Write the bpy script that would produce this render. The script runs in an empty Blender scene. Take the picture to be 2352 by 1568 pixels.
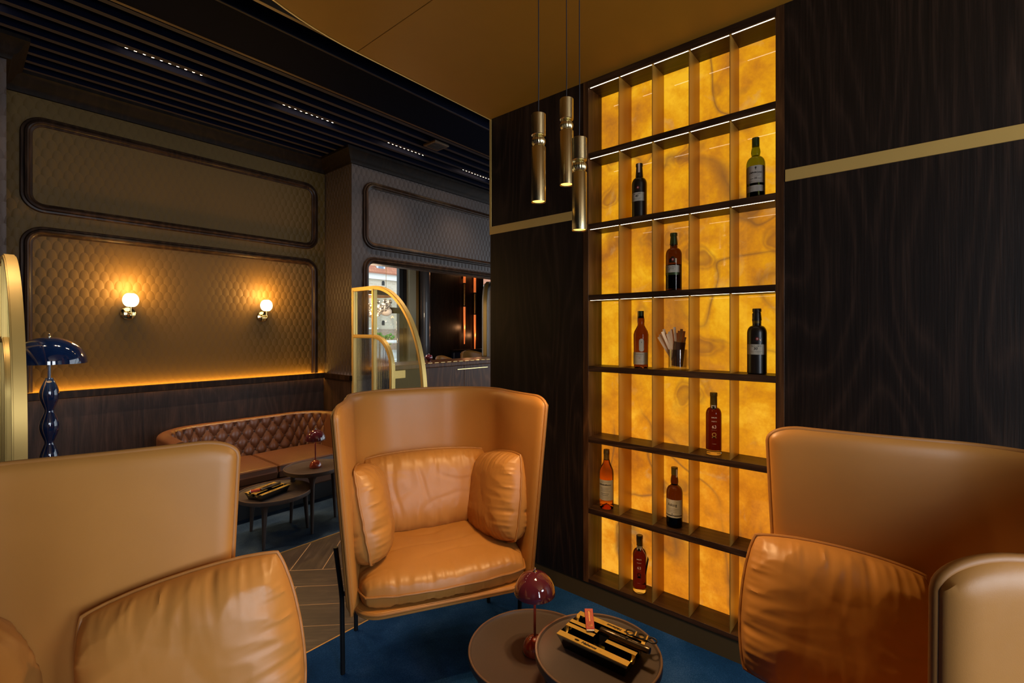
import bpy, bmesh, math, random
from math import sin, cos, pi, sqrt, radians
from mathutils import Vector, Matrix, noise
random.seed(7)
scene = bpy.context.scene
COL = scene.collection

# ------------------------------------------------------------------ camera, world, exposure, large lights
FPX, HORIZON, EYE = 1084.0, 761.0, 1.563
cam_d = bpy.data.cameras.new('camera')
cam_d.sensor_width = 36.0
cam_d.lens = FPX / 2352.0 * 36.0
cam_d.shift_y = -(784.0 - HORIZON) / 2352.0
cam_d.clip_start, cam_d.clip_end = 0.02, 300
cam = bpy.data.objects.new('camera', cam_d)
cam.location = (0, 0, EYE)
cam.rotation_euler = (pi / 2, 0, math.atan2(.6446, .7645) - pi / 2)
COL.objects.link(cam)
scene.camera = cam

world = bpy.data.worlds.new('sky')
scene.world = world
world.use_nodes = True
world.node_tree.nodes['Background'].inputs[0].default_value = (.80, .90, 1.0, 1)
world.node_tree.nodes['Background'].inputs[1].default_value = 3.0

vs = scene.view_settings
vs.view_transform = 'Standard'
vs.look = 'None'
vs.gamma = 1
vs.use_curve_mapping = False
vs.exposure = 0.0
cy = scene.cycles
cy.use_denoising = True
cy.caustics_reflective = False
cy.caustics_refractive = False
cy.sample_clamp_indirect = 4.0
cy.max_bounces = 8
cy.transparent_max_bounces = 12

def lamp(name, kind, loc, energy, color, size=.05, rot=None, size_y=None, parent=None, spot=None, blend=.5):
    d = bpy.data.lights.new(name, kind)
    d.energy, d.color = energy, color
    if kind == 'AREA':
        d.size = size
        if size_y:
            d.shape = 'RECTANGLE'; d.size_y = size_y
    elif kind in ('POINT', 'SPOT'):
        d.shadow_soft_size = size
    if kind == 'SPOT':
        d.spot_size, d.spot_blend = spot, blend
    o = bpy.data.objects.new(name, d)
    o.location = loc
    if rot: o.rotation_euler = rot
    if parent: o.parent = parent
    COL.objects.link(o)
    return o

# daylight coming in through the two tall windows of the wall behind the camera
REAR_Y = -3.0
REAR_WINDOWS = [(-.95, .15), (.75, 1.85)]
for x0, x1 in REAR_WINDOWS:
    lamp('daylight', 'AREA', ((x0 + x1) / 2, REAR_Y - .10, 1.75), 108, (.86, .92, 1.0), x1 - x0, (pi / 2, 0, 0), 2.3)

# ------------------------------------------------------------------ materials
def lin(c):
    return tuple((v / 255 / 12.92) if v / 255 <= .04045 else ((v / 255 + .055) / 1.055) ** 2.4 for v in c)

class NT:
    def __init__(s, name):
        s.m = bpy.data.materials.new(name); s.m.use_nodes = True
        s.t = s.m.node_tree; s.b = s.t.nodes['Principled BSDF']
    def n(s, kind, **kw):
        nd = s.t.nodes.new(kind)
        for k, v in kw.items():
            if hasattr(nd, k): setattr(nd, k, v)
        return nd
    def link(s, a, b): s.t.links.new(a, b)
    def val(s, nd, key, v):
        if hasattr(v, 'is_output') or isinstance(v, bpy.types.NodeSocket): s.link(v, nd.inputs[key])
        else: nd.inputs[key].default_value = v
    def math(s, op, a, b=0.0, clamp=False):
        nd = s.n('ShaderNodeMath', operation=op); nd.use_clamp = clamp
        s.val(nd, 0, a); s.val(nd, 1, b)
        return nd.outputs[0]
    def coords(s, scale=(1, 1, 1), kind='Object'):
        tc = s.n('ShaderNodeTexCoord'); mp = s.n('ShaderNodeMapping')
        mp.inputs['Scale'].default_value = scale
        s.link(tc.outputs[kind], mp.inputs[0])
        return mp.outputs[0]
    def noise(s, vec, scale, detail=3, rough=.5, dist=0.0):
        nd = s.n('ShaderNodeTexNoise')
        s.link(vec, nd.inputs['Vector'])
        for k, v in (('Scale', scale), ('Detail', detail), ('Roughness', rough), ('Distortion', dist)):
            nd.inputs[k].default_value = v
        return nd.outputs['Fac']
    def ramp(s, fac, stops):
        nd = s.n('ShaderNodeValToRGB'); e = nd.color_ramp.elements
        while len(e) < len(stops): e.new(.5)
        for el, (p, c) in zip(e, stops):
            el.position = p; el.color = (*c, 1) if len(c) == 3 else c
        s.link(fac, nd.inputs[0])
        return nd.outputs[0]
    def mix(s, fac, a, b, blend='MIX'):
        nd = s.n('ShaderNodeMix'); nd.data_type = 'RGBA'; nd.blend_type = blend
        for k, v in ((0, fac), (6, a), (7, b)):
            if isinstance(v, bpy.types.NodeSocket): s.link(v, nd.inputs[k])
            elif k == 0: nd.inputs[0].default_value = v
            else: nd.inputs[k].default_value = (*v, 1)
        return nd.outputs[2]
    def bump(s, h, strength=.3, dist=.005):
        nd = s.n('ShaderNodeBump'); nd.inputs['Strength'].default_value = strength; nd.inputs['Distance'].default_value = dist
        s.link(h, nd.inputs['Height']); s.link(nd.outputs[0], s.b.inputs['Normal'])
    def set(s, **kw):
        for k, v in kw.items():
            k = k.replace('_', ' ')
            s.val(s.b, k, (*v, 1) if isinstance(v, tuple) and len(v) == 3 else v)
        return s

def plain(name, color, rough=.5, metal=0.0, spec=.5, coat=0.0, emit=None, es=0.0, trans=0.0, ior=1.45, vary=.0):
    t = NT(name)
    t.set(Base_Color=tuple(color), Roughness=rough, Metallic=metal, Coat_Weight=coat, Transmission_Weight=trans, IOR=ior)
    t.b.inputs['Specular IOR Level'].default_value = spec
    if emit:
        t.set(Emission_Color=tuple(emit), Emission_Strength=es)
    if vary:
        f = t.noise(t.coords(), 9, 4)
        t.set(Base_Color=t.mix(f, tuple(c * (1 - vary) for c in color), tuple(min(1, c * (1 + vary)) for c in color)))
    return t.m

def leather_mat(name, c, rough=.42, spec=.45):
    t = NT(name); v = t.coords()
    f = t.noise(v, 5, 4)
    t.set(Base_Color=t.mix(f, tuple(x * .88 for x in c), tuple(min(1, x * 1.1) for x in c)))
    t.set(Roughness=t.math('ADD', t.math('MULTIPLY', t.noise(v, 60, 3), .12), rough - .06))
    t.b.inputs['Specular IOR Level'].default_value = spec
    t.bump(t.noise(v, 800, 2), .05, .002)
    return t.m

def wood_mat(name, dark, mid, light, rough=.45, stretch=.06, scale=9.0, rings=.5, spec=.3, along=2):
    """vertical grain along object z, with drawn-out cathedral figures"""
    t = NT(name)
    v = t.coords(tuple(stretch if i == along else 1 for i in range(3)))
    big = t.noise(t.coords(tuple(.16 if i == along else 1 for i in range(3))), 2.6, 2, .4, .25)
    r = t.math('FRACT', t.math('MULTIPLY', big, 17.0))
    r = t.math('MULTIPLY', t.math('POWER', t.math('ABSOLUTE', t.math('SUBTRACT', t.math('MULTIPLY', r, 2.0), 1.0)), 2.2), .6)
    fine = t.noise(v, scale * 14, 4, .7)
    med = t.noise(v, scale * 2.2, 4, .6)
    g = t.math('ADD', t.math('MULTIPLY', r, rings), t.math('ADD', t.math('MULTIPLY', fine, .75), t.math('MULTIPLY', med, .40)))
    col = t.ramp(g, [(.38, dark), (.62, mid), (.95, light)])
    t.set(Base_Color=col, Roughness=rough)
    t.b.inputs['Specular IOR Level'].default_value = spec
    t.bump(fine, .25, .002)
    return t.m

def wallpaper_mat(name, axis, c0, c1, rough=.5, metal=.0, w=.060, hrow=.068, strength=1.0):
    """embossed fish-scale wallpaper: rows of rounded scales, each row standing in front of the one above"""
    t = NT(name)
    tc = t.n('ShaderNodeTexCoord'); sx = t.n('ShaderNodeSeparateXYZ')
    t.link(tc.outputs['Object'], sx.inputs[0])
    u = t.math('DIVIDE', sx.outputs[axis], w); v = t.math('DIVIDE', sx.outputs[2], hrow)
    j = t.math('FLOOR', v); f = t.math('SUBTRACT', v, j)
    par = t.math('MULTIPLY', t.math('FLOORED_MODULO', j, 2.0), .5)
    a = t.math('SUBTRACT', t.math('FRACT', t.math('ADD', u, par)), .5)       # -0.5 .. 0.5 in the front scale
    aa = t.math('ABSOLUTE', a)
    inside = t.math('LESS_THAN', t.math('ADD', t.math('POWER', t.math('MULTIPLY', aa, 2.0), 2.0), t.math('POWER', f, 2.0)), 1.0)
    ab = t.math('SUBTRACT', .5, aa)                                          # distance to the axis of the scale behind
    def dome(ax, s):
        q = t.math('SUBTRACT', 1.0, t.math('POWER', t.math('MULTIPLY', ax, 2.0), 2.0))
        return t.math('ADD', t.math('MULTIPLY', q, .55), t.math('MULTIPLY', s, .45))
    ha = dome(aa, f); hb = dome(ab, t.math('SUBTRACT', f, 1.0))
    h = t.math('ADD', t.math('MULTIPLY', inside, ha), t.math('MULTIPLY', t.math('SUBTRACT', 1.0, inside), hb))
    fine = t.noise(t.coords(), 160, 3)
    blot = t.noise(t.coords(), 3.0, 3)
    t.b.inputs['Specular IOR Level'].default_value = .18
    t.set(Base_Color=t.mix(t.math('ADD', t.math('MULTIPLY', fine, .5), t.math('MULTIPLY', blot, .5)), c0, c1), Roughness=rough, Metallic=metal)
    t.bump(t.math('ADD', h, t.math('MULTIPLY', fine, .06)), strength, .012)
    return t.m

def onyx_mat():
    """back-lit onyx slab: cloudy amber stone with veins and ringed spots, glowing, polished front"""
    t = NT('backlit onyx')
    v = t.coords()
    cloud = t.noise(v, 3.0, 6, .55, .45)
    cloud2 = t.noise(v, 11.0, 6, .66, .25)
    grain = t.noise(v, 75.0, 3, .6)
    z = t.n('ShaderNodeSeparateXYZ'); t.link(v, z.inputs[0])
    f = t.math('ADD', t.math('MULTIPLY', cloud, .66), t.math('ADD', t.math('MULTIPLY', cloud2, .24), t.math('MULTIPLY', grain, .09)))
    f = t.math('ADD', f, t.math('MULTIPLY', t.math('SUBTRACT', t.noise(v, 1.5, 2, .5, .6), .42), .25))
    upper = t.ramp(f, [(.36, (.40, .135, .016)), (.46, (.62, .225, .010)), (.54, (.78, .325, .008)), (.64, (.95, .49, .018))])
    lower = t.ramp(f, [(.36, (.36, .095, .012)), (.46, (.60, .175, .008)), (.54, (.78, .255, .010)), (.64, (.99, .43, .030))])
    hgt = t.math('ADD', z.outputs[2], t.math('MULTIPLY', t.noise(v, 1.6, 2), 1.2))
    base = t.mix(t.math('MULTIPLY', t.math('SUBTRACT', hgt, 1.25), 1.4, True), lower, upper)
    vo = t.n('ShaderNodeTexVoronoi'); vo.feature = 'F1'; vo.inputs['Scale'].default_value = 4.2
    wv = t.n('ShaderNodeVectorMath'); wv.operation = 'ADD'
    nz = t.n('ShaderNodeTexNoise'); nz.inputs['Scale'].default_value = 5; t.link(v, nz.inputs['Vector'])
    sc = t.n('ShaderNodeVectorMath'); sc.operation = 'SCALE'; sc.inputs['Scale'].default_value = .22
    t.link(nz.outputs['Color'], sc.inputs[0]); t.link(v, wv.inputs[0]); t.link(sc.outputs[0], wv.inputs[1])
    t.link(wv.outputs[0], vo.inputs['Vector'])
    d = vo.outputs['Distance']
    spot = t.ramp(d, [(.0, (.30,) * 3), (.10, (.55,) * 3), (.19, (.85,) * 3), (.24, (.30,) * 3), (.28, (.55,) * 3), (.36, (0,) * 3)])
    pick = t.ramp(t.noise(v, 1.7, 2), [(.44, (0,) * 3), (.50, (1,) * 3)])
    base = t.mix(t.math('MULTIPLY', spot, pick), base, (.33, .115, .016))
    vein_n = t.noise(v, 1.7, 2, .45, .7)
    vein = t.ramp(t.math('ABSOLUTE', t.math('SUBTRACT', vein_n, .5)), [(.0, (.85,) * 3), (.008, (.45,) * 3), (.024, (0,) * 3)])
    vmask = t.ramp(t.noise(v, 1.1, 2, .5, .0), [(.42, (0,) * 3), (.52, (1,) * 3)])
    base = t.mix(t.math('MULTIPLY', vein, vmask), base, (.22, .085, .02))
    haze = t.ramp(t.noise(v, 4.2, 5, .6, 1.0), [(.60, (0,) * 3), (.74, (.5,) * 3)])
    base = t.mix(haze, base, (.60, .34, .12))
    t.set(Base_Color=(.10, .05, .012), Roughness=.06, Coat_Weight=1.0, Coat_Roughness=.03, Emission_Color=base, Emission_Strength=ONYX)
    return t.m

ONYX = 1.0
M = {}
M['leather'] = leather_mat('cognac leather', (.42, .185, .040), .42, .45)
M['leather_dark'] = leather_mat('dark seam leather', (.17, .07, .017), .6)
M['sofa'] = leather_mat('brown tufted leather', (.135, .050, .020), .34, .55)
M['sofa_dark'] = leather_mat('dark button leather', (.045, .017, .008), .4)
M['pipe'] = leather_mat('leather piping', (.34, .145, .032), .5)
M['wood'] = wood_mat('dark stained oak', (.0024, .0014, .0011), (.0085, .0047, .0033), (.032, .0165, .0105), .42, stretch=.03, rings=.32, spec=.35)
M['wood_board'] = wood_mat('dark walnut board', (.008, .0035, .0018), (.024, .010, .0045), (.058, .026, .011), .42, along=1)
M['wood_shelf'] = wood_mat('dark walnut shelf', (.018, .0068, .0024), (.046, .0175, .0058), (.10, .040, .012), .42)
M['wainscot'] = wood_mat('wainscot oak', (.011, .0060, .0045), (.030, .016, .011), (.065, .034, .024), .45, rings=.35)
M['moulding'] = wood_mat('moulding oak', (.006, .003, .002), (.016, .008, .0045), (.036, .018, .009), .35, spec=.12)
M['cornice'] = wood_mat('cornice oak', (.002, .0012, .001), (.005, .0028, .0018), (.011, .006, .0035), .6, spec=.1)
M['brass'] = plain('satin brass', (.66, .44, .13), .42, .5, vary=.06)
t = NT('brushed pale brass')
t.set(Base_Color=(.66, .58, .34), Roughness=.24, Metallic=1.0)
t.bump(t.noise(t.coords((1, 1, .004)), 330, 2, .6), .8, .0012)
M['brass_lamp'] = t.m
M['brass_polished'] = plain('polished brass', (.80, .58, .24), .10, 1.0)
M['gold_paint'] = plain('gold painted soffit', (.33, .146, .009), .6, .15, vary=.05)
M['divider'] = plain('satin gold divider', (.46, .27, .055), .42, .75)
M['skirt'] = plain('bronze skirting', (.085, .058, .024), .5, .4)
M['navy'] = plain('navy black ceiling', (.0010, .0020, .0085), .7, spec=.05)
M['slat'] = plain('dark slat', (.026, .021, .026), .6, spec=.2, vary=.1)
M['slat_brown'] = plain('brown beam trim', (.085, .052, .028), .4, .3)
M['paper'] = wallpaper_mat('embossed gold wallpaper', 0, (.062, .0335, .0056), (.094, .051, .0088), .55, .0, strength=.65)
M['paper_grey'] = wallpaper_mat('embossed grey wallpaper', 0, (.030, .0225, .020), (.052, .039, .035), .5, .1)
M['paper_grey_side'] = wallpaper_mat('embossed grey wallpaper side', 1, (.030, .0225, .020), (.052, .039, .035), .5, .1)
M['onyx'] = onyx_mat()
M['led'] = plain('led strip', (1, .9, .8), emit=(1.0, .80, .56), es=6.5)
M['led_warm'] = plain('warm led strip', (1, .8, .5), emit=(1.0, .52, .07), es=42.0)
M['led_white'] = plain('pale led strip', (1, .9, .9), emit=(1.0, .66, .50), es=5.0)
M['globe'] = plain('opal glass globe', (1, .95, .9), .3, emit=(1.0, .74, .40), es=7.0)
M['bulb'] = plain('lamp glow', (1, .9, .7), emit=(1.0, .52, .09), es=2.6)
M['spot'] = plain('downlight lens', (1, .9, .8), emit=(1.0, .66, .36), es=40.0)
M['black'] = plain('black powder coat', (.006, .006, .007), .45)
M['soot'] = plain('soot black', (.006, .005, .005), .6, spec=.15)
M['gloss_black'] = plain('gloss black', (.004, .004, .004), .08, coat=.5)
M['cord'] = plain('black cord', (.012, .013, .018), .5)
M['maroon'] = plain('maroon enamel', (.080, .012, .020), .08, coat=1.0)
M['rust'] = plain('rust enamel', (.24, .036, .014), .10, coat=1.0)
M['navy_gloss'] = plain('navy enamel', (.0035, .012, .048), .07, coat=1.0)
M['chrome'] = plain('chrome', (.85, .82, .75), .1, 1.0)
M['tray'] = leather_mat('dark bronze table', (.064, .045, .036), .40, .5)
M['tray_edge'] = plain('paler table edge', (.13, .075, .047), .45, .2)  # rim ring in a paler tone than the tray
M['table_leg'] = plain('dark bronze leg', (.035, .023, .018), .42, .1, vary=.1)
M['gold'] = plain('satin gold', (.72, .46, .10), .40, .65)
M['red'] = plain('red card', (.42, .035, .012), .45)
M['white'] = plain('white card', (.80, .80, .80), .5)
M['gun'] = plain('bronze metal', (.10, .072, .045), .28, .9)
M['ink'] = plain('black ink', (.008, .007, .006), .5)
M['ink_red'] = plain('red ink', (.30, .02, .015), .5)
M['ink_green'] = plain('green ink', (.10, .15, .04), .5)
M['ink_pale'] = plain('pale print', (.75, .70, .62), .5)
M['ink_gold'] = plain('gold print', (.62, .40, .10), .35, .6)
M['label'] = plain('cream label', (.52, .47, .36), .6, vary=.05)
M['label_grey'] = plain('grey label', (.42, .36, .29), .6, vary=.05)
M['tax'] = plain('pale seal strip', (.62, .46, .36), .6)
M['g_black'] = plain('dark bottle glass', (.010, .0075, .006), .36, coat=.1)
M['g_amber'] = plain('amber spirit', (.15, .042, .007), .02, trans=1.0, ior=1.30)
M['g_deep'] = plain('tawny port', (.085, .010, .006), .02, trans=1.0, ior=1.30)
M['g_rose'] = plain('orange brandy', (.60, .20, .03), .02, trans=1.0, ior=1.30)
M['g_green'] = plain('green glass', (.12, .17, .008), .02, trans=1.0, ior=1.30)
M['g_dark'] = plain('brown glass', (.085, .030, .006), .02, trans=1.0, ior=1.30)
M['crystal'] = plain('crystal', (.92, .90, .86), .05, trans=.8)
M['spirit'] = plain('dark spirit', (.016, .007, .003), .06)
M['g_clear'] = plain('clear glass', (.95, .92, .86), .02, trans=1.0, ior=1.30)
M['cap_green'] = plain('green foil', (.045, .065, .018), .35, .4)
M['cap_gold'] = plain('gold foil', (.27, .15, .03), .35, .5)
M['cap_black'] = plain('black foil', (.018, .014, .012), .35)
M['cap_olive'] = plain('olive foil', (.13, .085, .015), .35, .4)
M['cedar'] = wood_mat('cedar', (.72, .44, .22), (.85, .56, .31), (.92, .66, .40), .6, rings=.1)
M['cup'] = plain('brown leather cup', (.105, .055, .036), .35)
M['trim_line'] = plain('brass floor trim', (.62, .36, .11), .4, .6)
M['grout'] = plain('tan grout', (.46, .27, .12), .7)
M['daylit_wood'] = plain('daylit wood pilaster', (.085, .09, .105), .35, coat=.4)  # dark wood pilaster, its daylight reflection put into the grey-blue colour
M['olive'] = plain('olive painted frame', (.42, .40, .28), .45)
M['frame_dark'] = plain('dark window frame', (.022, .026, .028), .45)
M['walnut_gloss'] = wood_mat('lacquered walnut', (.022, .008, .003), (.050, .018, .006), (.095, .036, .012), .34, rings=.6, spec=.15)
M['navy_leather'] = leather_mat('navy leather', (.012, .018, .05), .4)
M['copper_glow'] = plain('glowing copper tube', (.8, .3, .1), .3, .6, emit=(1.0, .20, .04), es=.55)
M['copper'] = plain('brass tube', (.45, .24, .07), .35, .9)
M['brick'] = None

def carpet_mat(name, c):
    t = NT(name); v = t.coords()
    f = t.math('ADD', t.math('MULTIPLY', t.noise(v, 260, 3, .7), .6), t.math('MULTIPLY', t.noise(v, 4, 4), .5))
    t.set(Base_Color=t.ramp(f, [(.35, c[0]), (.55, c[1]), (.75, c[2])]), Roughness=.95)
    t.b.inputs['Specular IOR Level'].default_value = .15
    t.bump(t.noise(v, 300, 2, .7), .5, .004)
    return t.m
M['carpet'] = carpet_mat('blue carpet', ((.001, .017, .058), (.004, .042, .135), (.035, .10, .24)))
M['carpet_far'] = carpet_mat('blue grey carpet', ((.010, .024, .050), (.026, .050, .090), (.08, .12, .16)))

def plank_mat(name, ang):
    t = NT(name)
    tc = t.n('ShaderNodeTexCoord'); mp = t.n('ShaderNodeMapping')
    mp.inputs['Rotation'].default_value = (0, 0, -ang); mp.inputs['Scale'].default_value = (1, 1, 1)
    mp2 = t.n('ShaderNodeMapping'); mp2.inputs['Scale'].default_value = (.10, 1, 1)
    t.link(tc.outputs['Object'], mp.inputs[0]); t.link(mp.outputs[0], mp2.inputs[0])
    g = t.noise(mp2.outputs[0], 40, 6, .65, .6)
    b = t.noise(t.coords(), 5.5, 3)
    t.set(Base_Color=t.ramp(t.math('ADD', t.math('MULTIPLY', g, .6), t.math('MULTIPLY', b, .4)), [(.33, (.032, .019, .011)), (.52, (.068, .042, .024)), (.72, (.14, .092, .056))]), Roughness=.42)
    t.bump(g, .15, .002)
    return t.m
M['plank_a'] = plank_mat('floor plank', radians(45))
M['plank_b'] = plank_mat('floor plank across', radians(-45))

def thin_glass(name, rough, tint, gl=.10):
    t = NT(name)
    out = t.t.nodes['Material Output']
    tr = t.n('ShaderNodeBsdfTransparent'); tr.inputs[0].default_value = (*tint, 1)
    gs = t.n('ShaderNodeBsdfGlossy'); gs.inputs['Roughness'].default_value = rough
    mx = t.n('ShaderNodeMixShader'); lw = t.n('ShaderNodeLayerWeight'); lw.inputs[0].default_value = .25
    f = t.math('ADD', t.math('MULTIPLY', lw.outputs['Fresnel'], .22), gl * .3)
    t.link(f, mx.inputs[0]); t.link(tr.outputs[0], mx.inputs[1]); t.link(gs.outputs[0], mx.inputs[2])
    t.link(mx.outputs[0], out.inputs[0])
    return t.m
M['pane'] = thin_glass('clear pane', .03, (.93, .95, .94))
M['jar'] = thin_glass('ribbed jar glass', .06, (.86, .84, .80), .5)
M['fluted'] = plain('fluted glass', (.80, .80, .78), .10, trans=1.0, ior=1.35)

# ------------------------------------------------------------------ mesh helpers
class MB:
    def __init__(s): s.v = []; s.f = []; s.mi = []; s.sm = []
    def add(s, vs, fs, mat=0, smooth=False, X=None):
        o = len(s.v)
        s.v += [tuple(X @ Vector(p)) if X is not None else tuple(p) for p in vs]
        for f in fs:
            s.f.append([i + o for i in f]); s.mi.append(mat); s.sm.append(smooth)
        return s
    def box(s, x0, y0, z0, x1, y1, z1, mat=0, X=None):
        v = [(x0, y0, z0), (x1, y0, z0), (x1, y1, z0), (x0, y1, z0), (x0, y0, z1), (x1, y0, z1), (x1, y1, z1), (x0, y1, z1)]
        return s.add(v, [(0, 3, 2, 1), (4, 5, 6, 7), (0, 1, 5, 4), (1, 2, 6, 5), (2, 3, 7, 6), (3, 0, 4, 7)], mat, False, X)
    def lathe(s, prof, n=32, mat=0, X=None, smooth=True, cx=0, cy=0, cap=True):
        v = []; f = []
        for r, z in prof:
            for i in range(n):
                a = 2 * pi * i / n; v.append((cx + r * cos(a), cy + r * sin(a), z))
        for k in range(len(prof) - 1):
            for i in range(n):
                j = (i + 1) % n
                f.append((k * n + i, k * n + j, (k + 1) * n + j, (k + 1) * n + i))
        o = len(s.f)
        s.add(v, f, mat, smooth, X)
        b = len(s.v) - len(v)
        for on, q in ((prof[0][0] > 1e-5, tuple(b + i for i in reversed(range(n)))), (prof[-1][0] > 1e-5, tuple(b + i for i in range((len(prof) - 1) * n, len(prof) * n)))):
            if cap and on: s.f.append(list(q)); s.mi.append(mat); s.sm.append(False)
        return s
    def tube(s, path, r, n=10, mat=0, closed=False, X=None, cap=True):
        P = [Vector(p) for p in path]; m = len(P); v = []; f = []
        rr = r if isinstance(r, (list, tuple)) else [r] * m
        up = None
        for i, p in enumerate(P):
            t = (P[(i + 1) % m] - P[i - 1]) if closed else (P[min(i + 1, m - 1)] - P[max(i - 1, 0)])
            t = t.normalized() if t.length > 1e-9 else Vector((0, 0, 1))
            if up is None:
                up = t.cross(Vector((0, 0, 1)))
                if up.length < .1: up = t.cross(Vector((1, 0, 0)))
            up = up - t * up.dot(t)
            up = up.normalized() if up.length > 1e-6 else t.orthogonal().normalized()
            w = t.cross(up)
            for k in range(n):
                a = 2 * pi * k / n
                v.append(p + up * (rr[i] * cos(a)) + w * (rr[i] * sin(a)))
        for i in range(m if closed else m - 1):
            for k in range(n):
                a, b = i * n + k, i * n + (k + 1) % n
                c, d = ((i + 1) % m) * n + (k + 1) % n, ((i + 1) % m) * n + k
                f.append((a, b, c, d))
        if not closed and cap:
            f.append(tuple(reversed(range(n)))); f.append(tuple(range((m - 1) * n, m * n)))
        return s.add(v, f, mat, True, X)
    def prism(s, poly, z0, z1, mat=0, X=None):
        n = len(poly)
        v = [(x, y, z0) for x, y in poly] + [(x, y, z1) for x, y in poly]
        f = [tuple(reversed(range(n))), tuple(range(n, 2 * n))] + [(i, (i + 1) % n, n + (i + 1) % n, n + i) for i in range(n)]
        return s.add(v, f, mat, False, X)
    def sweep(s, path, prof, N, mat=0, closed=False, smooth=False):
        P = [Vector(p) for p in path]; P = [p for i, p in enumerate(P) if i == 0 or (p - P[i - 1]).length > 1e-6]; N = Vector(N); m = len(P); k = len(prof); v = []; f = []
        for i, p in enumerate(P):
            a = (p - P[i - 1]).normalized() if (closed or i) else None
            b = (P[(i + 1) % m] - p).normalized() if (closed or i < m - 1) else None
            a = a or b; b = b or a
            t = (a + b).normalized(); side = t.cross(N).normalized()
            sc = 1 / max(.3, t.dot(b))
            for u, w in prof: v.append(p + side * (u * sc) + N * w)
        for i in range(m if closed else m - 1):
            j = (i + 1) % m
            for q in range(k):
                r = (q + 1) % k
                f.append((i * k + q, j * k + q, j * k + r, i * k + r))
        if not closed:
            f.append(tuple(range(k))); f.append(tuple(reversed(range((m - 1) * k, m * k))))
        return s.add(v, f, mat, smooth)
    def grid(s, fn, nu, nv, mat=0, X=None, flip=False, smooth=True):
        v = [fn(i / nu, j / nv) for i in range(nu + 1) for j in range(nv + 1)]
        f = []
        for i in range(nu):
            for j in range(nv):
                q = (i * (nv + 1) + j, (i + 1) * (nv + 1) + j, (i + 1) * (nv + 1) + j + 1, i * (nv + 1) + j + 1)
                f.append(q[::-1] if flip else q)
        return s.add(v, f, mat, smooth, X)
    def ball(s, c, r, mat=0, n=12, sq=(1, 1, 1), X=None):
        pr = [(r * sin(pi * i / n), -r * cos(pi * i / n)) for i in range(n + 1)]
        Y = Matrix.Translation(c) @ Matrix.Diagonal((*sq, 1))
        if X is not None: Y = X @ Y
        return s.lathe([(max(a, 1e-6), b) for a, b in pr], n * 2, mat, Y)
    def text(s, body, size, place, mat=0, spread=1.0, shear=0.0, bold=0.0, align='CENTER'):
        c = bpy.data.curves.new('t', 'FONT'); c.body = body; c.size = size; c.align_x = align; c.align_y = 'CENTER'
        c.space_character = spread; c.shear = shear; c.offset = bold; c.resolution_u = 3
        o = bpy.data.objects.new('t', c); COL.objects.link(o)
        me = bpy.data.meshes.new_from_object(o.evaluated_get(bpy.context.evaluated_depsgraph_get()))
        vs = [place(p.co.x, p.co.y) for p in me.vertices]
        s.add(vs, [tuple(p.vertices) for p in me.polygons], mat)
        bpy.data.objects.remove(o); bpy.data.curves.remove(c); bpy.data.meshes.remove(me)
        return s
    def build(s, name, mats, parent=None, loc=None, rot=None, bevel=0, seg=2, sharp=38):
        me = bpy.data.meshes.new(name)
        me.from_pydata(s.v, [], s.f)
        for m in (mats if isinstance(mats, (list, tuple)) else [mats]): me.materials.append(m)
        me.polygons.foreach_set('material_index', s.mi)
        me.polygons.foreach_set('use_smooth', s.sm)
        me.update()
        if sharp: me.set_sharp_from_angle(angle=radians(sharp))
        o = bpy.data.objects.new(name, me); COL.objects.link(o)
        if parent: o.parent = parent
        if loc: o.location = loc
        if rot: o.rotation_euler = rot
        if bevel:
            b = o.modifiers.new('soft edges', 'BEVEL'); b.width = bevel; b.segments = seg; b.limit_method = 'ANGLE'; b.angle_limit = radians(40)
        return o

def tag(o, label, cat, group=None, kind=None):
    o['label'] = label; o['category'] = cat
    if group: o['group'] = group
    if kind: o['kind'] = kind
    return o
def thing(name, label, cat, loc=(0, 0, 0), rz=0.0, group=None):
    o = bpy.data.objects.new(name, None); o.empty_display_size = .05
    o.location = loc; o.rotation_euler = (0, 0, rz); COL.objects.link(o)
    return tag(o, label, cat, group)
def struct(o, label=None):
    o['kind'] = 'structure'
    if label: o['label'] = label
    return o
def kids(o): return [c for c in bpy.data.objects if c.parent == o]
def copy_tree(o, parent=None):
    c = o.copy(); COL.objects.link(c)
    if parent is not None: c.parent = parent
    for ch in kids(o): copy_tree(ch, c)
    return c
def arc(cx, cy, r, a0, a1, n, ry=None):
    ry = ry or r
    return [(cx + r * cos(radians(a0 + (a1 - a0) * i / n)), cy + ry * sin(radians(a0 + (a1 - a0) * i / n))) for i in range(n + 1)]
def nz(x, y, z=0.0): return noise.noise(Vector((x, y, z)))

# ------------------------------------------------------------------ the setting
XR = 2.374            # face of the right-hand wall
YB = 4.90             # face of the back wall
YC = 4.36             # face of the column beside the alcove
ZS = 3.013            # gold soffit
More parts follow.
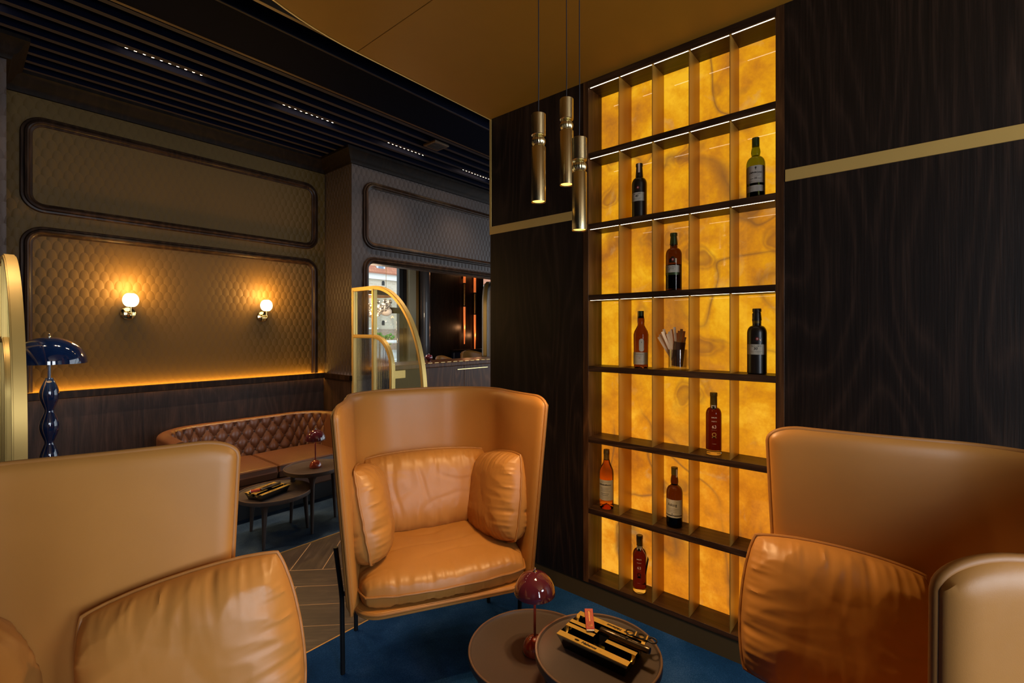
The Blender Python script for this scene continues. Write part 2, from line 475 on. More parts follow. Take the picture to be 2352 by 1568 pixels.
# floor: chevron strip between two carpets
mb = MB()
mb.box(-2.6, -3.1, -.06, 9.8, 7.4, -.0006, 0)
W = .2035; R2 = sqrt(2)
def clip_poly(poly, ax, lim, keep_less):
    out = []
    for i, p in enumerate(poly):
        q = poly[(i + 1) % len(poly)]
        ip = (p[ax] <= lim) == keep_less; iq = (q[ax] <= lim) == keep_less
        if ip: out.append(p)
        if ip != iq:
            t = (lim - p[ax]) / (q[ax] - p[ax]); out.append((p[0] + t * (q[0] - p[0]), p[1] + t * (q[1] - p[1])))
    return out
def plank(p0, p1, q0, q1, mat):
    g = .0030
    pts = [(p, q) for p, q in ((p0 + g, q0 + g), (p1 - g, q0 + g), (p1 - g, q1 - g), (p0 + g, q1 - g))]
    poly = [((p - q) / R2, (p + q) / R2) for p, q in pts]
    for ax, lim, less in ((1, 3.385, True), (1, 2.240, False), (0, 4.6, True), (0, -2.3, False)):
        poly = clip_poly(poly, ax, lim, less)
        if len(poly) < 3: return
    mb.prism(poly, -.004, 0, mat)
PB = 3.198
for k in range(-30, 30):
    q0 = .979 + k * .2065
    per = 1.85
    for e in range(-2, 3):
        plank(PB + e * 2 * per, PB + e * 2 * per + per, q0, q0 + .2065, 1)
for k in range(0, 9):
    for e in range(-2, 3):
        p1 = PB + e * 3.7 - k * W
        for d in range(-4, 5):
            plank(p1 - W, p1, .42 + d * 1.3 + (k % 2) * .65, .42 + (d + 1) * 1.3 + (k % 2) * .65, 2)
struct(mb.build('floor', [M['grout'], M['plank_a'], M['plank_b']]))
mb = MB(); mb.box(-2.5, -3.0, -.002, XR + .4, 2.236, .005)
tag(mb.build('carpet', M['carpet']), 'deep blue carpet under the leather lounge chairs in front of the lit shelf', 'carpet')
mb = MB(); mb.prism([(-2.5, 3.392), (2.59, 3.392), (2.59, 4.86), (.235, 4.86), (.235, 4.35), (-2.5, 4.35)], -.002, .005)
tag(mb.build('carpet', M['carpet_far']), 'blue grey carpet under the tufted sofa along the papered wall', 'carpet')
for i, y in enumerate((2.238, 3.388)):
    mb = MB(); mb.box(-2.5, y - .004, -.002, 4.6, y + .004, .0062)
    struct(mb.build('trim_%d' % (i + 1), M['trim_line']), 'thin brass strip edging the carpet')

# right-hand wall of dark oak, left and right of the shelf
YS0, YS1 = .4594, 1.4224
Z0, Z1 = .108, ZS
TH = .020
def wall_piece(name, y0, y1):
    mb = MB(); mb.box(XR, y0, Z0, XR + .50, y1, ZS + .02)
    return struct(mb.build(name, M['wood']))
wall_piece('wall_right', -3.0, YS0 - .037)
wall_piece('wall_right', YS1 + .037, 2.195)
mb = MB(); mb.box(XR + .20, YS0 - .037, Z0, XR + .50, YS1 + .037, ZS + .02)
struct(mb.build('wall_right', M['wood']))
mb = MB(); mb.box(XR - .004, -3.0, 2.224, XR + .01, YS0 - .038, 2.277)
struct(mb.build('trim_3', M['brass'], bevel=.001), 'flat brass band across the dark panelling right of the shelf')
mb = MB(); mb.box(XR - .004, YS1 + .038, 2.224, XR + .01, 2.2, 2.277)
struct(mb.build('trim_4', M['brass'], bevel=.001), 'flat brass band across the dark panelling left of the shelf')
mb = MB(); mb.box(XR - .003, 2.185, 2.277, XR + .52, 2.202, ZS - .002)
struct(mb.build('trim_5', M['brass'], bevel=.001), 'upright brass corner strip of the dark panelling')
mb = MB(); mb.box(XR + .006, -3.0, .0, XR + .5, 2.195, Z0)
struct(mb.build('baseboard_right', M['skirt']))

# back wall of the alcove, its panelling and cornice; columns each side
mb = MB(); mb.box(.22, YB, 1.0, 2.63, YB + .2, 3.7)
struct(mb.build('wall_back', M['paper']))
mb = MB(); mb.box(.22, YB - .03, .0, 2.63, YB + .2, 1.06)
for i in range(1, 6): mb.box(.22 + i * .402 - .0012, YB - .0315, 0, .22 + i * .402 + .0012, YB - .029, 1.06, 1)
struct(mb.build('wall_wainscot', [M['wainscot'], M['black']]), 'dark oak wainscot below the papered back wall')
mb = MB(); mb.box(.22, YB - .085, 1.062, 2.63, YB - .042, 1.118)
struct(mb.build('trim_6', M['moulding'], bevel=.004), 'oak ledge with a hidden light strip above the wainscot')
mb = MB(); mb.box(.24, YB - .040, 1.085, 2.61, YB - .006, 1.104)
tag(mb.build('light_strip', M['led_warm']), 'warm light strip hidden behind the oak ledge of the back wall', 'light strip')
mb = MB(); mb.box(2.63, YC, 0, 2.83, YB + .2, 3.7)
struct(mb.build('wall_column', [M['paper_grey']]))
me = bpy.data.objects['wall_column'].data; me.materials.append(M['paper_grey_side'])
for p in me.polygons:
    if abs(p.normal.x) > .9: p.material_index = 1
mb = MB(); mb.box(2.60, YC - .03, 0, 2.86, YB - .03, 1.06)
struct(mb.build('wall_wainscot', M['wainscot']), 'dark oak wainscot of the column')
mb = MB(); mb.box(2.585, YC - .05, 1.062, 2.600, YB - .085, 1.118); mb.box(2.585, YC - .05, 1.062, 2.86, YC - .03, 1.118)
struct(mb.build('trim_7', M['moulding'], bevel=.003), 'oak ledge around the column')
mb = MB(); mb.box(2.604, YC + .02, 1.062, 2.624, YB - .09, 1.080)
tag(mb.build('light_strip', M['led_white']), 'pale light strip on the ledge at the side of the column', 'light strip')
mb = MB(); mb.box(2.83, YC, 2.285, 9.6, YC + .12, 3.7)
struct(mb.build('wall_opening', M['paper_grey']), 'papered wall above the long opening to the bar')
mb = MB(); mb.box(6.3, YC, 0, 9.6, YC + .12, 2.285)
struct(mb.build('wall_opening', M['paper_grey']), 'papered wall past the opening to the bar')
mb = MB(); mb.box(-2.5, YC, 0, .22, YB + .2, 3.7)
struct(mb.build('wall_column', M['paper_grey']))
me = bpy.data.objects['wall_column.001'].data; me.materials.append(M['paper_grey_side'])
for p in me.polygons:
    if abs(p.normal.x) > .9: p.material_index = 1
# room shell behind the camera
mb = MB(); mb.box(-2.7, REAR_Y, 0, -2.5, YC, 3.7); struct(mb.build('wall_left', M['wood']))
mb = MB()
xs = [-2.7] + [x for w in REAR_WINDOWS for x in w] + [XR + .5]
for i in range(0, len(xs), 2): mb.box(xs[i], REAR_Y - .2, 0, xs[i + 1], REAR_Y, 3.7)
for x0, x1 in REAR_WINDOWS:
    mb.box(x0, REAR_Y - .2, 0, x1, REAR_Y, .6); mb.box(x0, REAR_Y - .2, 2.9, x1, REAR_Y, 3.7)
struct(mb.build('wall_rear', M['wainscot']))
for i, (x0, x1) in enumerate(REAR_WINDOWS):
    mb = MB()
    for a, b in ((x0, x0 + .06), (x1 - .06, x1), ((x0 + x1) / 2 - .03, (x0 + x1) / 2 + .03)): mb.box(a, REAR_Y - .08, .6, b, REAR_Y - .02, 2.9)
    for a, b in ((.6, .66), (1.95, 2.02), (2.84, 2.9)): mb.box(x0, REAR_Y - .08, a, x1, REAR_Y - .02, b)
    struct(mb.build('window_%d' % (i + 3), M['frame_dark']), 'tall window in the rear wall')

def frame_path(x0, x1, z0, z1, r, y, open_bottom=False):
    p = []
    if open_bottom:
        p += [(x0, y, z0)]
        p += [(a, y, b) for a, b in arc(x0 + r, z1 - r, r, 180, 90, 8)]
        p += [(a, y, b) for a, b in arc(x1 - r, z1 - r, r, 90, 0, 8)]
        p += [(x1, y, z0)]
    else:
        for cx, cz, a in ((x0 + r, z0 + r, 270), (x0 + r, z1 - r, 180), (x1 - r, z1 - r, 90), (x1 - r, z0 + r, 0)):
            p += [(u, y, w) for u, w in arc(cx, cz, r, a, a - 90, 8)]
    return p
PROF = [(-.034, 0), (-.034, .012), (-.028, .020), (-.016, .022), (-.012, .016), (-.008, .030), (.004, .034), (.012, .030), (.016, .018), (.022, .014), (.032, .010), (.034, 0)]
k = 8
for nm, args, lab in (('', (.345, 2.512, 2.470, 3.106, .10, YB, False), 'upper wall panel moulding of the back wall'),
                      ('', (.345, 2.512, 1.118, 2.302, .10, YB, True), 'lower wall panel moulding around the two wall lamps'),
                      ('', (2.79, 6.0, 2.470, 3.11, .10, YC, False), 'upper wall panel moulding above the opening to the bar'),
                      ('', (2.79, 6.4, 1.118, 2.318, .10, YC, True), 'moulding around the opening to the bar')):
    mb = MB(); mb.sweep(frame_path(*args), PROF, (0, -1, 0), 0, closed=not args[-1], smooth=False)
    struct(mb.build('trim_%d' % k, M['moulding']), lab); k += 1
CORN = [(0, 0), (-.02, 0), (-.03, .03), (-.05, .045), (-.075, .10), (-.10, .115), (-.10, .14), (0, .14)]
mb = MB(); mb.sweep([(-2.5, YC, 3.28), (.22, YC, 3.28), (.22, YB, 3.28), (2.63, YB, 3.28), (2.63, YC, 3.28), (9.6, YC, 3.28)], [(-a, b) for a, b in CORN], (0, 0, 1), 0)
struct(mb.build('trim_12', M['cornice']), 'dark oak cornice')

# ceiling: dark void, slats, navy panel, gold soffit with one rounded corner
mb = MB(); mb.box(-2.7, REAR_Y - .2, 3.60, 9.8, 7.4, 3.8)
struct(mb.build('ceiling', M['navy']))
mb = MB()
ys = [4.79 - .1475 * i for i in range(10)]
for y in ys: mb.box(-2.5, y - .020, 3.42, 9.0, y + .020, 3.56)
o = struct(mb.build('ceiling_slats', [M['navy'], M['slat']]), 'dark ceiling slats running along the back wall')
for p in o.data.polygons: p.material_index = int(p.normal.z < -.9)  # lighter undersides, near-black sides: the slats' shading is put into their colours
mb = MB(); mb.box(-2.5, 3.375, 3.415, 9.0, 3.425, 3.58); mb.box(-2.5, 2.79, 3.42, 9.0, 2.82, 3.58)
struct(mb.build('trim_13', M['slat_brown'], bevel=.003), 'brown trims along the navy ceiling panel')
mb = MB(); mb.box(-2.5, 2.93, 3.40, 9.0, 3.37, 3.60); mb.box(-2.5, 2.925, 3.396, 9.0, 2.94, 3.402, 1)
struct(mb.build('ceiling_beam', [M['navy'], M['slat']]), 'flat navy black ceiling beam')
rc = 1.5
left = [(1.3535, -2.98)] + [(1.3535, 2.205)] + arc(1.35, .705, rc, 90, 180, 28) + [(-.15, -2.98)]
right = [(1.3565, -2.98), (2.9, -2.98), (2.9, 2.205), (1.3565, 2.205)]
mb = MB(); mb.prism(left[::-1], ZS, ZS + .12); mb.prism(right, ZS, ZS + .12)
struct(mb.build('ceiling_soffit', M['gold_paint'], bevel=.002), 'lowered gold ceiling over the lounge chairs')
rim = [(2.38, 2.198, ZS - .001)] + [(1.35 + (rc - .007) * cos(radians(a)), .705 + (rc - .007) * sin(radians(a)), ZS - .001) for a in range(90, 181, 3)]
mb = MB(); mb.tube(rim, .003, 6)
struct(mb.build('trim_14', M['brass']), 'fine brass bead on the edge of the gold ceiling')

# linear downlights between the slats, with ten lenses each
light_proto = None
for i in range(5):
    x0 = .72 + 1.03 * (i - 1)
    lab = ['ceiling downlight strip at the far left end of the slat row', 'ceiling downlight strip above the tall blue lamp', 'ceiling downlight strip above the right wall lamp',
           'ceiling downlight strip left of the small ceiling vent', 'ceiling downlight strip beside the brass corner of the dark panelling'][i]
    if light_proto is None:
        t = thing('ceiling_downlight', lab, 'ceiling light', (x0, 3.953, 3.444), 0, 'linear ceiling downlights')
        mb = MB(); mb.box(-.02, -.050, .010, .50, .050, .05); hs = mb.build('housing', M['black'], t)
        for q in range(10):
            mb = MB(); mb.lathe([(.016, .012), (.016, .004), (.011, .0), (.0001, -.001)][::-1], 12); mb.build('lens', M['spot'], hs, (.024 + q * .048, .012, -.002))
        for q in (.12, .36): lamp('downlight', 'SPOT', (q, .012, -.006), 42, (1, .74, .50), .012, (0, 0, 0), None, t, radians(95), .8)
        light_proto = t
    else:
        c = copy_tree(light_proto); c.location = (x0, 3.953, 3.444); c['label'] = lab
t = thing('ceiling_vent', 'small square brass vent set between the ceiling slats', 'vent', (3.10, 3.60, 3.40))
mb = MB(); mb.box(-.09, -.09, 0, .09, .09, .02); mb.build('frame', M['slat_brown'], t, bevel=.003)
mb = MB()
for i in range(5): mb.box(-.07, -.066 + i * .028, -.004, .07, -.052 + i * .028, .002)
mb.build('grille', M['black'], t)

# ------------------------------------------------------------------ the lit shelf
t = thing('display_shelf', 'tall built-in shelf of 35 niches with glowing amber onyx back', 'shelf', (XR, (YS0 + YS1) / 2, 0))
hw = (YS1 - YS0) / 2; DEP = .153; PITCH = .41; BT = .031
mb = MB(); mb.box(DEP, -hw - .01, Z0, DEP + .02, hw + .01, 2.99); mb.build('back_panel', M['onyx'], t)
for sgn in (-1, 1):
    mb = MB(); mb.box(-.002, min(sgn * hw, sgn * (hw + .035)), Z0 + .002, DEP + .03, max(sgn * hw, sgn * (hw + .035)), ZS - .001)
    mb.build('side_panel', M['wood_shelf'], t, bevel=.001)
boards = []
for n in range(8):
    z = .1335 + PITCH * n
    mb = MB(); mb.box(-.0015, -hw, z - BT if n else Z0 + .002, DEP, hw, z if n < 7 else ZS - .001)
    boards.append(mb.build('shelf_board' if 0 < n < 7 else ('bottom_board' if n == 0 else 'top_board'), M['wood_board'], t, bevel=.001))
cw = 2 * hw / 5
for n in range(7):
    z = .1335 + PITCH * n
    for k in range(1, 5):
        y = -hw + k * cw
        mb = MB(); mb.box(.001, y - .0018, z + .0003, DEP - .0005, y + .0018, z + PITCH - BT - .0003); mb.build('divider', M['divider'], t)
    for k in range(5):
        y = -hw + k * cw
        mb = MB(); mb.box(.008, y + .006, z + PITCH - BT - .0006, .0132, y + cw - .006, z + PITCH - BT + .004); mb.build('light_strip', M['led'], boards[n + 1])

# ------------------------------------------------------------------ bottles
def wrap(r, zc, ang=pi, up=0.0):
    """place flat (x, y) lettering on a cylinder of radius r; ang is the facing direction"""
    return lambda x, y: (r * cos(ang + x / r), r * sin(ang + x / r), zc + y)
def patch(mb, r, z0, z1, half, ang=pi, mat=0, n=18, top=None):
    v = []; f = []
    for i in range(n + 1):
        a = ang - half + 2 * half * i / n
        v += [(r * cos(a), r * sin(a), z0), (r * cos(a), r * sin(a), z1)]
    for i in range(n): f.append((2 * i, 2 * i + 2, 2 * i + 3, 2 * i + 1))
    mb.add(v, f, mat, True)
def lines(mb, r, z, half, n, step, mat, ang=pi, th=.0008):
    for i in range(n):
        patch(mb, r, z - i * step, z - i * step + th, half * (1 - .18 * ((i * 7) % 3)), ang, mat, 8)

def blob(mb, r, zc, ang, y0, y1, half, mat, ny=14, nx=8):
    """a printed patch of any outline that follows the round of the bottle; half(y) is its half width"""
    pl = wrap(r, zc, ang)
    mb.grid(lambda a, b: pl((a * 2 - 1) * half(y0 + (y1 - y0) * b), y0 + (y1 - y0) * b), nx, ny, mat)
def disc(mb, r, zc, ang, rad, mat, sq=1.0):
    blob(mb, r, zc, ang, -rad, rad, lambda y: sq * sqrt(max(0, rad * rad - y * y)), mat)

def bottle(name, label, y, n, prof, glass, cap_prof, cap_mat, extras, x=.073, cat='bottle', level=None):
    t = thing(name, label, cat, (XR + x, y, .1335 + PITCH * n + .0004), 0, 'spirit bottles on the lit shelf')
    mb = MB(); mb.lathe(prof, 40); mb.build('glass_body', M[glass], t)
    mb = MB(); mb.lathe(cap_prof, 28); mb.build('cap', M[cap_mat], t)
    for e in extras(t) or []: pass
    return t
def port_prof(r, h, rn=.0155, sh=.62):
    s = h * sh
    return [(.001, .012), (r * .55, .008), (r - .004, 0), (r, .005), (r, s)] + [(rn + .004 + (r - rn - .004) * cos(radians(a)), s + (h * .12) * sin(radians(a))) for a in range(12, 91, 13)] + \
           [(rn + .0032, s + h * .135), (rn + .0015, h * .90), (rn, h * .93), (rn, h - .004), (rn - .003, h - .001), (.001, h - .001)]
def foil(rn, z0, z1, lip=.0022, band=.014):
    return [(rn + .0052, z0), (rn + .0026, (z0 + z1) / 2), (rn + .0012, z1 - band - .002), (rn + lip + .0014, z1 - band), (rn + lip + .0014, z1 - .001), (rn + lip, z1 + .001), (.001, z1 + .0015)]

def taylor(t, r, h, num, green=False):
    mb = MB()
    if not green:
        patch(mb, r + .0006, .30 * h, .455 * h, 1.15, pi + .12)
        mb.text("TAYLOR'S", .0092, wrap(r + .0012, .427 * h, pi + .12), 1, 1.15)
        mb.text(num, .017, wrap(r + .0012, .388 * h, pi + .08), 1, 1, .15, .0003)
        lines(mb, r + .0012, .350 * h, .62, 2, .005, 1, pi + .12)
        lines(mb, r + .0012, .322 * h, .35, 2, .005, 1, pi + .1, .0005)
    else:
        patch(mb, r + .0006, .315 * h, .435 * h, 1.3, pi)
        patch(mb, r + .0007, .272 * h, .315 * h, 1.3, pi, 3)
        mb.text("TAYLOR'S", .0098, wrap(r + .0012, .405 * h, pi), 1, 1.12)
        mb.text("CHIP DRY", .0078, wrap(r + .0012, .372 * h, pi), 3, 1.0)
        lines(mb, r + .0012, .342 * h, .55, 1, .005, 1)
    mb.build('label', [M['label'], M['ink'], M['ink_red'], M['cap_green'], M['chrome']], t)
    mb = MB()                                            # crest above the label
    ang = pi + .25; zc = (.535 if not green else .53) * h
    pts = [(-.019, -.010), (-.012, -.014), (0, -.016), (.012, -.014), (.019, -.010), (.018, .006), (.011, .009), (.007, .015), (0, .017), (-.007, .015), (-.011, .009), (-.018, .006)]
    blob(mb, r + .0012, zc, ang, -.015, .016, lambda y: .019 if y < .006 else (.012 if y < .010 else .0075), 0, 24)
    pl = wrap(r + .0018, zc, ang)
    for sgn in (-1, 1):
        for q in range(3): mb.add([pl(sgn * (.008 + .003 * q) + a, .001 - .003 * q + b) for a, b in ((-.0012, -.003), (.0012, -.003), (.0016, .004), (-.0016, .003))], [(0, 1, 2, 3)], 3)
    disc(mb, r + .0018, zc + .001, ang, .0075, 1, .85)
    pl = wrap(r + .0024, zc, ang)
    mb.add([pl(a, b) for a, b in ((-.0008, -.003), (.0008, -.003), (.0008, .005), (-.0008, .005))], [(0, 1, 2, 3)], 2)
    mb.add([pl(a, b) for a, b in ((-.003, .001), (.003, .001), (.003, .0025), (-.003, .0025))], [(0, 1, 2, 3)], 2)
    mb.build('crest', [M['gun'] if green else M['cap_black'], M['ink_red'], M['ink_pale'], M['gun']], t)
def seal(t, r, z0, z1, ang, w=.0055):
    mb = MB(); patch(mb, r, z0, z1, w / r, ang, 0, 6); mb.build('seal_strip', M['tax'], t)
h = .303
t = bottle('port_bottle', 'matte black port bottle numbered 40 with cream label in an upper niche', 1.143, 5, port_prof(.0405, h), 'g_black', foil(.0155, h * .76, h), 'cap_black', lambda t: taylor(t, .0405, .303, '40'))
seal(t, .0205, h * .83, h * 1.0, pi + .35)
h = .306
t = bottle('port_bottle', 'matte black port bottle numbered 30 with cream label in the right column', .552, 3, port_prof(.0420, h), 'g_black', foil(.0155, h * .82, h), 'cap_black', lambda t: taylor(t, .0420, .306, '30'))
mb = MB(); mb.lathe([(.0192, h * .775), (.0188, h * .815)], 28, cap=False); mb.build('neck_band', M['cap_olive'], t)
seal(t, .0200, h * .80, h * .93, pi - 1.0)
h = .305
t = bottle('port_bottle', 'amber port bottle with green foil neck and narrow cream label', .950, 4, port_prof(.0405, h), 'g_dark', foil(.0150, h * .80, h), 'cap_green', lambda t: taylor(t, .0405, .305, '', True))
mb = MB(); disc(mb, .0205, h * .79, pi + .15, .0085, 0); mb.build('medallion', M['gun'], t)
mb = MB(); mb.lathe([(.001, .012), (.036, .012), (.0375, .016), (.0375, .138), (.001, .138)], 32); mb.build('liquid', M['spirit'], t)

def scotch_prof(r, h, shoulder, bulge, rn=.0145, curve=1.0):
    return [(.001, .014), (r * .5, .010), (r - .005, 0), (r, .006), (r, h * shoulder)] + \
           [(rn + .003 + (r - rn - .003) * cos(radians(a)) ** curve, h * (shoulder + .13 * sin(radians(a)))) for a in range(15, 90, 15)] + \
           [(rn + .0025, h * (shoulder + .145)), (rn + bulge, h * (shoulder + .20)), (rn + bulge * .8, h * .80), (rn, h * .865), (rn, h * .99), (.001, h * .99)]
def lap(t):
    r, h = .0405, .292; mb = MB(); a0 = pi + .22
    patch(mb, r + .0006, .105 * h, .205 * h, 1.05, a0, 0); lines(mb, r + .0012, .182 * h, .7, 4, .006, 1, a0, .0006)
    mb.build('label', [M['label_grey'], M['ink']], t); mb = MB(); patch(mb, r + .0006, .245 * h, .52 * h, 1.05, a0, 0)
    mb.text("LAPHROAIG", .0115, wrap(r + .0012, .405 * h, a0), 1, .92, 0, .0002)
    mb.text("25", .0125, wrap(r + .0012, .315 * h, a0), 1, 1, 0, .0003)
    lines(mb, r + .0012, .372 * h, .5, 2, .006, 1, a0); lines(mb, r + .0012, .273 * h, .8, 2, .005, 1, a0)
    patch(mb, r + .0012, .307 * h, .313 * h, .20, a0 - .42, 1, 4); patch(mb, r + .0012, .307 * h, .313 * h, .20, a0 + .42, 1, 4)
    pl = wrap(r + .0012, .475 * h, a0)
    mb.add([pl(a, b) for a, b in ((-.0015, -.006), (.0015, -.006), (.0015, 0), (.005, .003), (0, .008), (-.005, .003), (-.0015, 0))], [tuple(range(7))], 1)
    mb.build('label', [M['label_grey'], M['ink']], t)
t = bottle('whisky_bottle', 'green glass whisky bottle with grey label numbered 25 in the right column', .557, 5, scotch_prof(.0405, .292, .56, .0055, .0150), 'g_green',
       [(.0162, .292 * .86), (.0162, .292 * .995), (.0155, .292), (.001, .292)], 'cap_green', lap)
mb = MB(); mb.lathe([(.001, .012), (.036, .012), (.0375, .016), (.0375, .150), (.001, .150)], 32); mb.build('liquid', M['spirit'], t)
def lag(t):
    r, h = .0400, .312; mb = MB(); a0 = pi + .1
    patch(mb, r + .0006, .062 * h, .275 * h, 1.3, a0, 0)
    mb.text("LAGAVULIN", .0090, wrap(r + .0012, .243 * h, a0), 1, 1.12)
    mb.text("16", .0115, wrap(r + .0012, .175 * h, a0 + .1), 2, 1.1)
    lines(mb, r + .0012, .213 * h, .5, 2, .005, 1, a0, .0005); lines(mb, r + .0012, .12 * h, .8, 2, .006, 1, a0, .0004)
    blob(mb, r + .0006, .40 * h, a0 + .40, -.0355, .0355, lambda y: .0135 * sqrt(max(0, 1 - max(0, (abs(y) - .022) / .0135) ** 2)), 0, 26)
    pl = wrap(r + .0012, .45 * h, a0 + .40); mb.add([pl(a, b) for a, b in ((-.0015, -.003), (.0015, -.003), (.001, .004), (-.001, .004))], [(0, 1, 2, 3)], 1)
    mb.build('label', [M['label'], M['ink'], M['ink_red']], t)
t = bottle('whisky_bottle', 'amber whisky bottle numbered 16 with oval neck label beside the cedar spills', 1.133, 3,
       [(.001, .012), (.022, .008), (.035, 0), (.038, .006), (.0400, .16), (.0402, .182), (.036, .200), (.024, .222), (.0185, .233), (.0178, .245), (.0190, .256), (.0185, .266), (.0150, .285), (.0145, .30), (.001, .30)],
       'g_amber', [(.0152, .272), (.0152, .309), (.0145, .312), (.001, .312)], 'cap_green', lag)
seal(t, .0195, .248, .311, pi - .75, .0045)

def dalva(col):
    def f(t):
        r, h = .0365, .305; mb = MB(); a0 = pi + .36
        mb.text("DALVA", .0080, wrap(r + .001, .608 * h, a0), 0, 1.0, 0, .0002)
        mb.text("PORTO", .0068, wrap(r + .001, .545 * h, a0), 0, 1.05)
        mb.text("63", .0215, wrap(r + .001, .457 * h, a0), 0, 1.0)
        lines(mb, r + .001, .408 * h, .32, 1, .004, 0, a0, .0005)
        pl = wrap(r + .001, .325 * h, a0); ring = arc(0, .003, .0105, 0, 350, 20); inn = arc(0, .003, .0065, 0, 350, 20); m = len(ring)
        mb.add([pl(a, b) for a, b in ring] + [pl(a, b) for a, b in inn], [(i, (i + 1) % m, m + (i + 1) % m, m + i) for i in range(m)], 1)
        mb.add([pl(a, b) for a, b in ((-.011, -.014), (.011, -.014), (.009, -.007), (-.009, -.007))], [(0, 1, 2, 3)], 1)
        lines(mb, r + .001, .185 * h, .25, 1, .004, 0, a0, .0007)
        mb.build('print', [M['ink_pale'], col], t)
        mb = MB(); patch(mb, .0215, h * .735, h * .80, .55, a0 - .1); disc(mb, .0222, h * .77, a0 - .1, .006, 1)
        mb.build('neck_label', [M['label'], M['gun']], t)
        mb = MB(); mb.lathe([(.001, .001), (.033, 0), (.0362, .004), (.0362, .024), (.001, .024)], 36); mb.build('base', M['g_clear'], t)
    return f
dp = [(.001, .0252), (.0364, .0252), (.0366, .03), (.0366, .195)] + [(.0165 + .0201 * cos(radians(a)), .195 + .036 * sin(radians(a))) for a in range(15, 91, 15)] + [(.0158, .250), (.0152, .30), (.001, .30)]
dc = [(.0168, .243), (.0162, .286), (.0176, .288), (.0176, .304), (.016, .3055), (.001, .306)]
bottle('port_bottle', 'dark red port bottle numbered 63 with gold print in the fourth column', .748, 2, dp, 'g_deep', dc, 'cap_olive', dalva(M['ink_gold']))
t = bottle('port_bottle', 'dark red port bottle numbered 63 with hanging neck tag in the bottom row', 1.141, 0, dp, 'g_deep', dc, 'cap_olive', dalva(M['gun']))
seal(t, .0180, .268, .306, pi - .9, .005)
mb = MB(); mb.tube([(-.012, -.014, .246), (-.018, -.030, .232), (-.012, -.040, .212), (-.010, -.043, .196)], .0008, 5); mb.tube([(.017 * cos(radians(a)), .017 * sin(radians(a)), .247) for a in range(0, 360, 30)], .0008, 5, 0, True)
mb.build('tag_cord', M['ink_pale'], t)
mb = MB(); X = Matrix.Translation((-.010, -.046, .155)) @ Matrix.Rotation(radians(10), 4, 'X') @ Matrix.Rotation(radians(35), 4, 'Z')
mb.box(-.012, -.0012, -.045, .012, .0012, .045, 0, X); mb.build('neck_tag', M['ink'], t)

def xim(t):
    r, h = .0400, .338; mb = MB(); a0 = pi + .2
    patch(mb, r + .0006, .155 * h, .495 * h, 1.35, a0, 0)
    mb.text("XIMÉNEZ-SPÍNOLA", .0098, wrap(r + .0012, .415 * h, a0), 1, .92, 0, .0004)
    lines(mb, r + .0012, .470 * h, .75, 2, .0055, 1, a0, .0007); lines(mb, r + .0012, .365 * h, .85, 4, .0065, 1, a0, .0009)
    lines(mb, r + .0012, .265 * h, .6, 2, .009, 1, a0, .0022); lines(mb, r + .0012, .215 * h, .75, 3, .006, 1, a0, .0006)
    mb.build('label', [M['label'], M['ink']], t)
t = bottle('brandy_bottle', 'orange brandy bottle with big cream label in the leftmost column', 1.345, 1,
       [(.001, .030), (.020, .018), (.034, .002), (.038, 0), (.0400, .008), (.0400, .20), (.038, .218), (.030, .238), (.020, .262), (.0155, .285), (.0145, .32), (.001, .32)],
       'g_rose', [(.0165, .276), (.0162, .308), (.0172, .309), (.0172, .325), (.0165, .326), (.0165, .336), (.001, .338)], 'cap_gold', xim)
seal(t, .0180, .275, .335, pi - 1.1, .005)
def ask(t):
    r, h = .0410, .308; mb = MB(); a0 = pi + .06
    patch(mb, r + .0006, .175 * h, .475 * h, 1.35, a0, 0)
    mb.text("Askaig", .0205, wrap(r + .0012, .39 * h, a0), 1, .95)
    mb.text("Port", .006, wrap(r + .0012, .435 * h, a0 + .62), 1, 1)
    mb.text("28", .0085, wrap(r + .0012, .235 * h, a0), 1, 1)
    lines(mb, r + .0012, .325 * h, .85, 3, .008, 1, a0, .0006)
    patch(mb, r + .0009, .205 * h, .218 * h, 1.35, a0, 2)
    mb.build('label', [M['label'], M['ink'], M['gun']], t)
t = bottle('whisky_bottle', 'dark brown whisky bottle with pale label on the second lowest shelf board', .946, 1, scotch_prof(.0410, .308, .555, .0045, .0150), 'g_dark',
       [(.0162, .308 * .87), (.0162, .308 * .955), (.0168, .308 * .957), (.0168, .308 * .995), (.001, .308)], 'cap_olive', ask)
seal(t, .0205, .258, .30, pi + .95, .004)
mb = MB(); mb.lathe([(.001, .012), (.036, .012), (.038, .016), (.038, .080), (.001, .080)], 32); mb.build('liquid', M['spirit'], t)

# jar with a leather cup and cedar spills
jz = .1335 + PITCH * 3 + .0004; jy, jx = .930, XR + .076
t = thing('glass_jar', 'ribbed clear glass jar holding a brown leather cup in the shelf', 'jar', (jx, jy, jz))
mb = MB(); n = 96
def ribs(r, z, k): return [((r + (.0009 if i % 2 else 0) * k) * cos(2 * pi * i / n), (r + (.0009 if i % 2 else 0) * k) * sin(2 * pi * i / n), z) for i in range(n)]
rings = [ribs(.0460, .002, 1), ribs(.0470, .006, 1), ribs(.0470, .100, 1), ribs(.0470, .105, 0), ribs(.0446, .105, 0), ribs(.0446, .014, 0)]
v = [p for r_ in rings for p in r_]
f = [(k * n + i, k * n + (i + 1) % n, (k + 1) * n + (i + 1) % n, (k + 1) * n + i) for k in range(5) for i in range(n)] + [tuple(reversed(range(n))), tuple(range(5 * n, 6 * n))]
mb.add(v, f, 0, True); mb.build('ribbed_wall', M['jar'], t)
X = Matrix.Rotation(radians(7), 4, 'X')
mb = MB(); mb.lathe([(.001, .004), (.0285, .004), (.0285, .130), (.0270, .130), (.0270, .010), (.001, .010)], 32, 0, X)
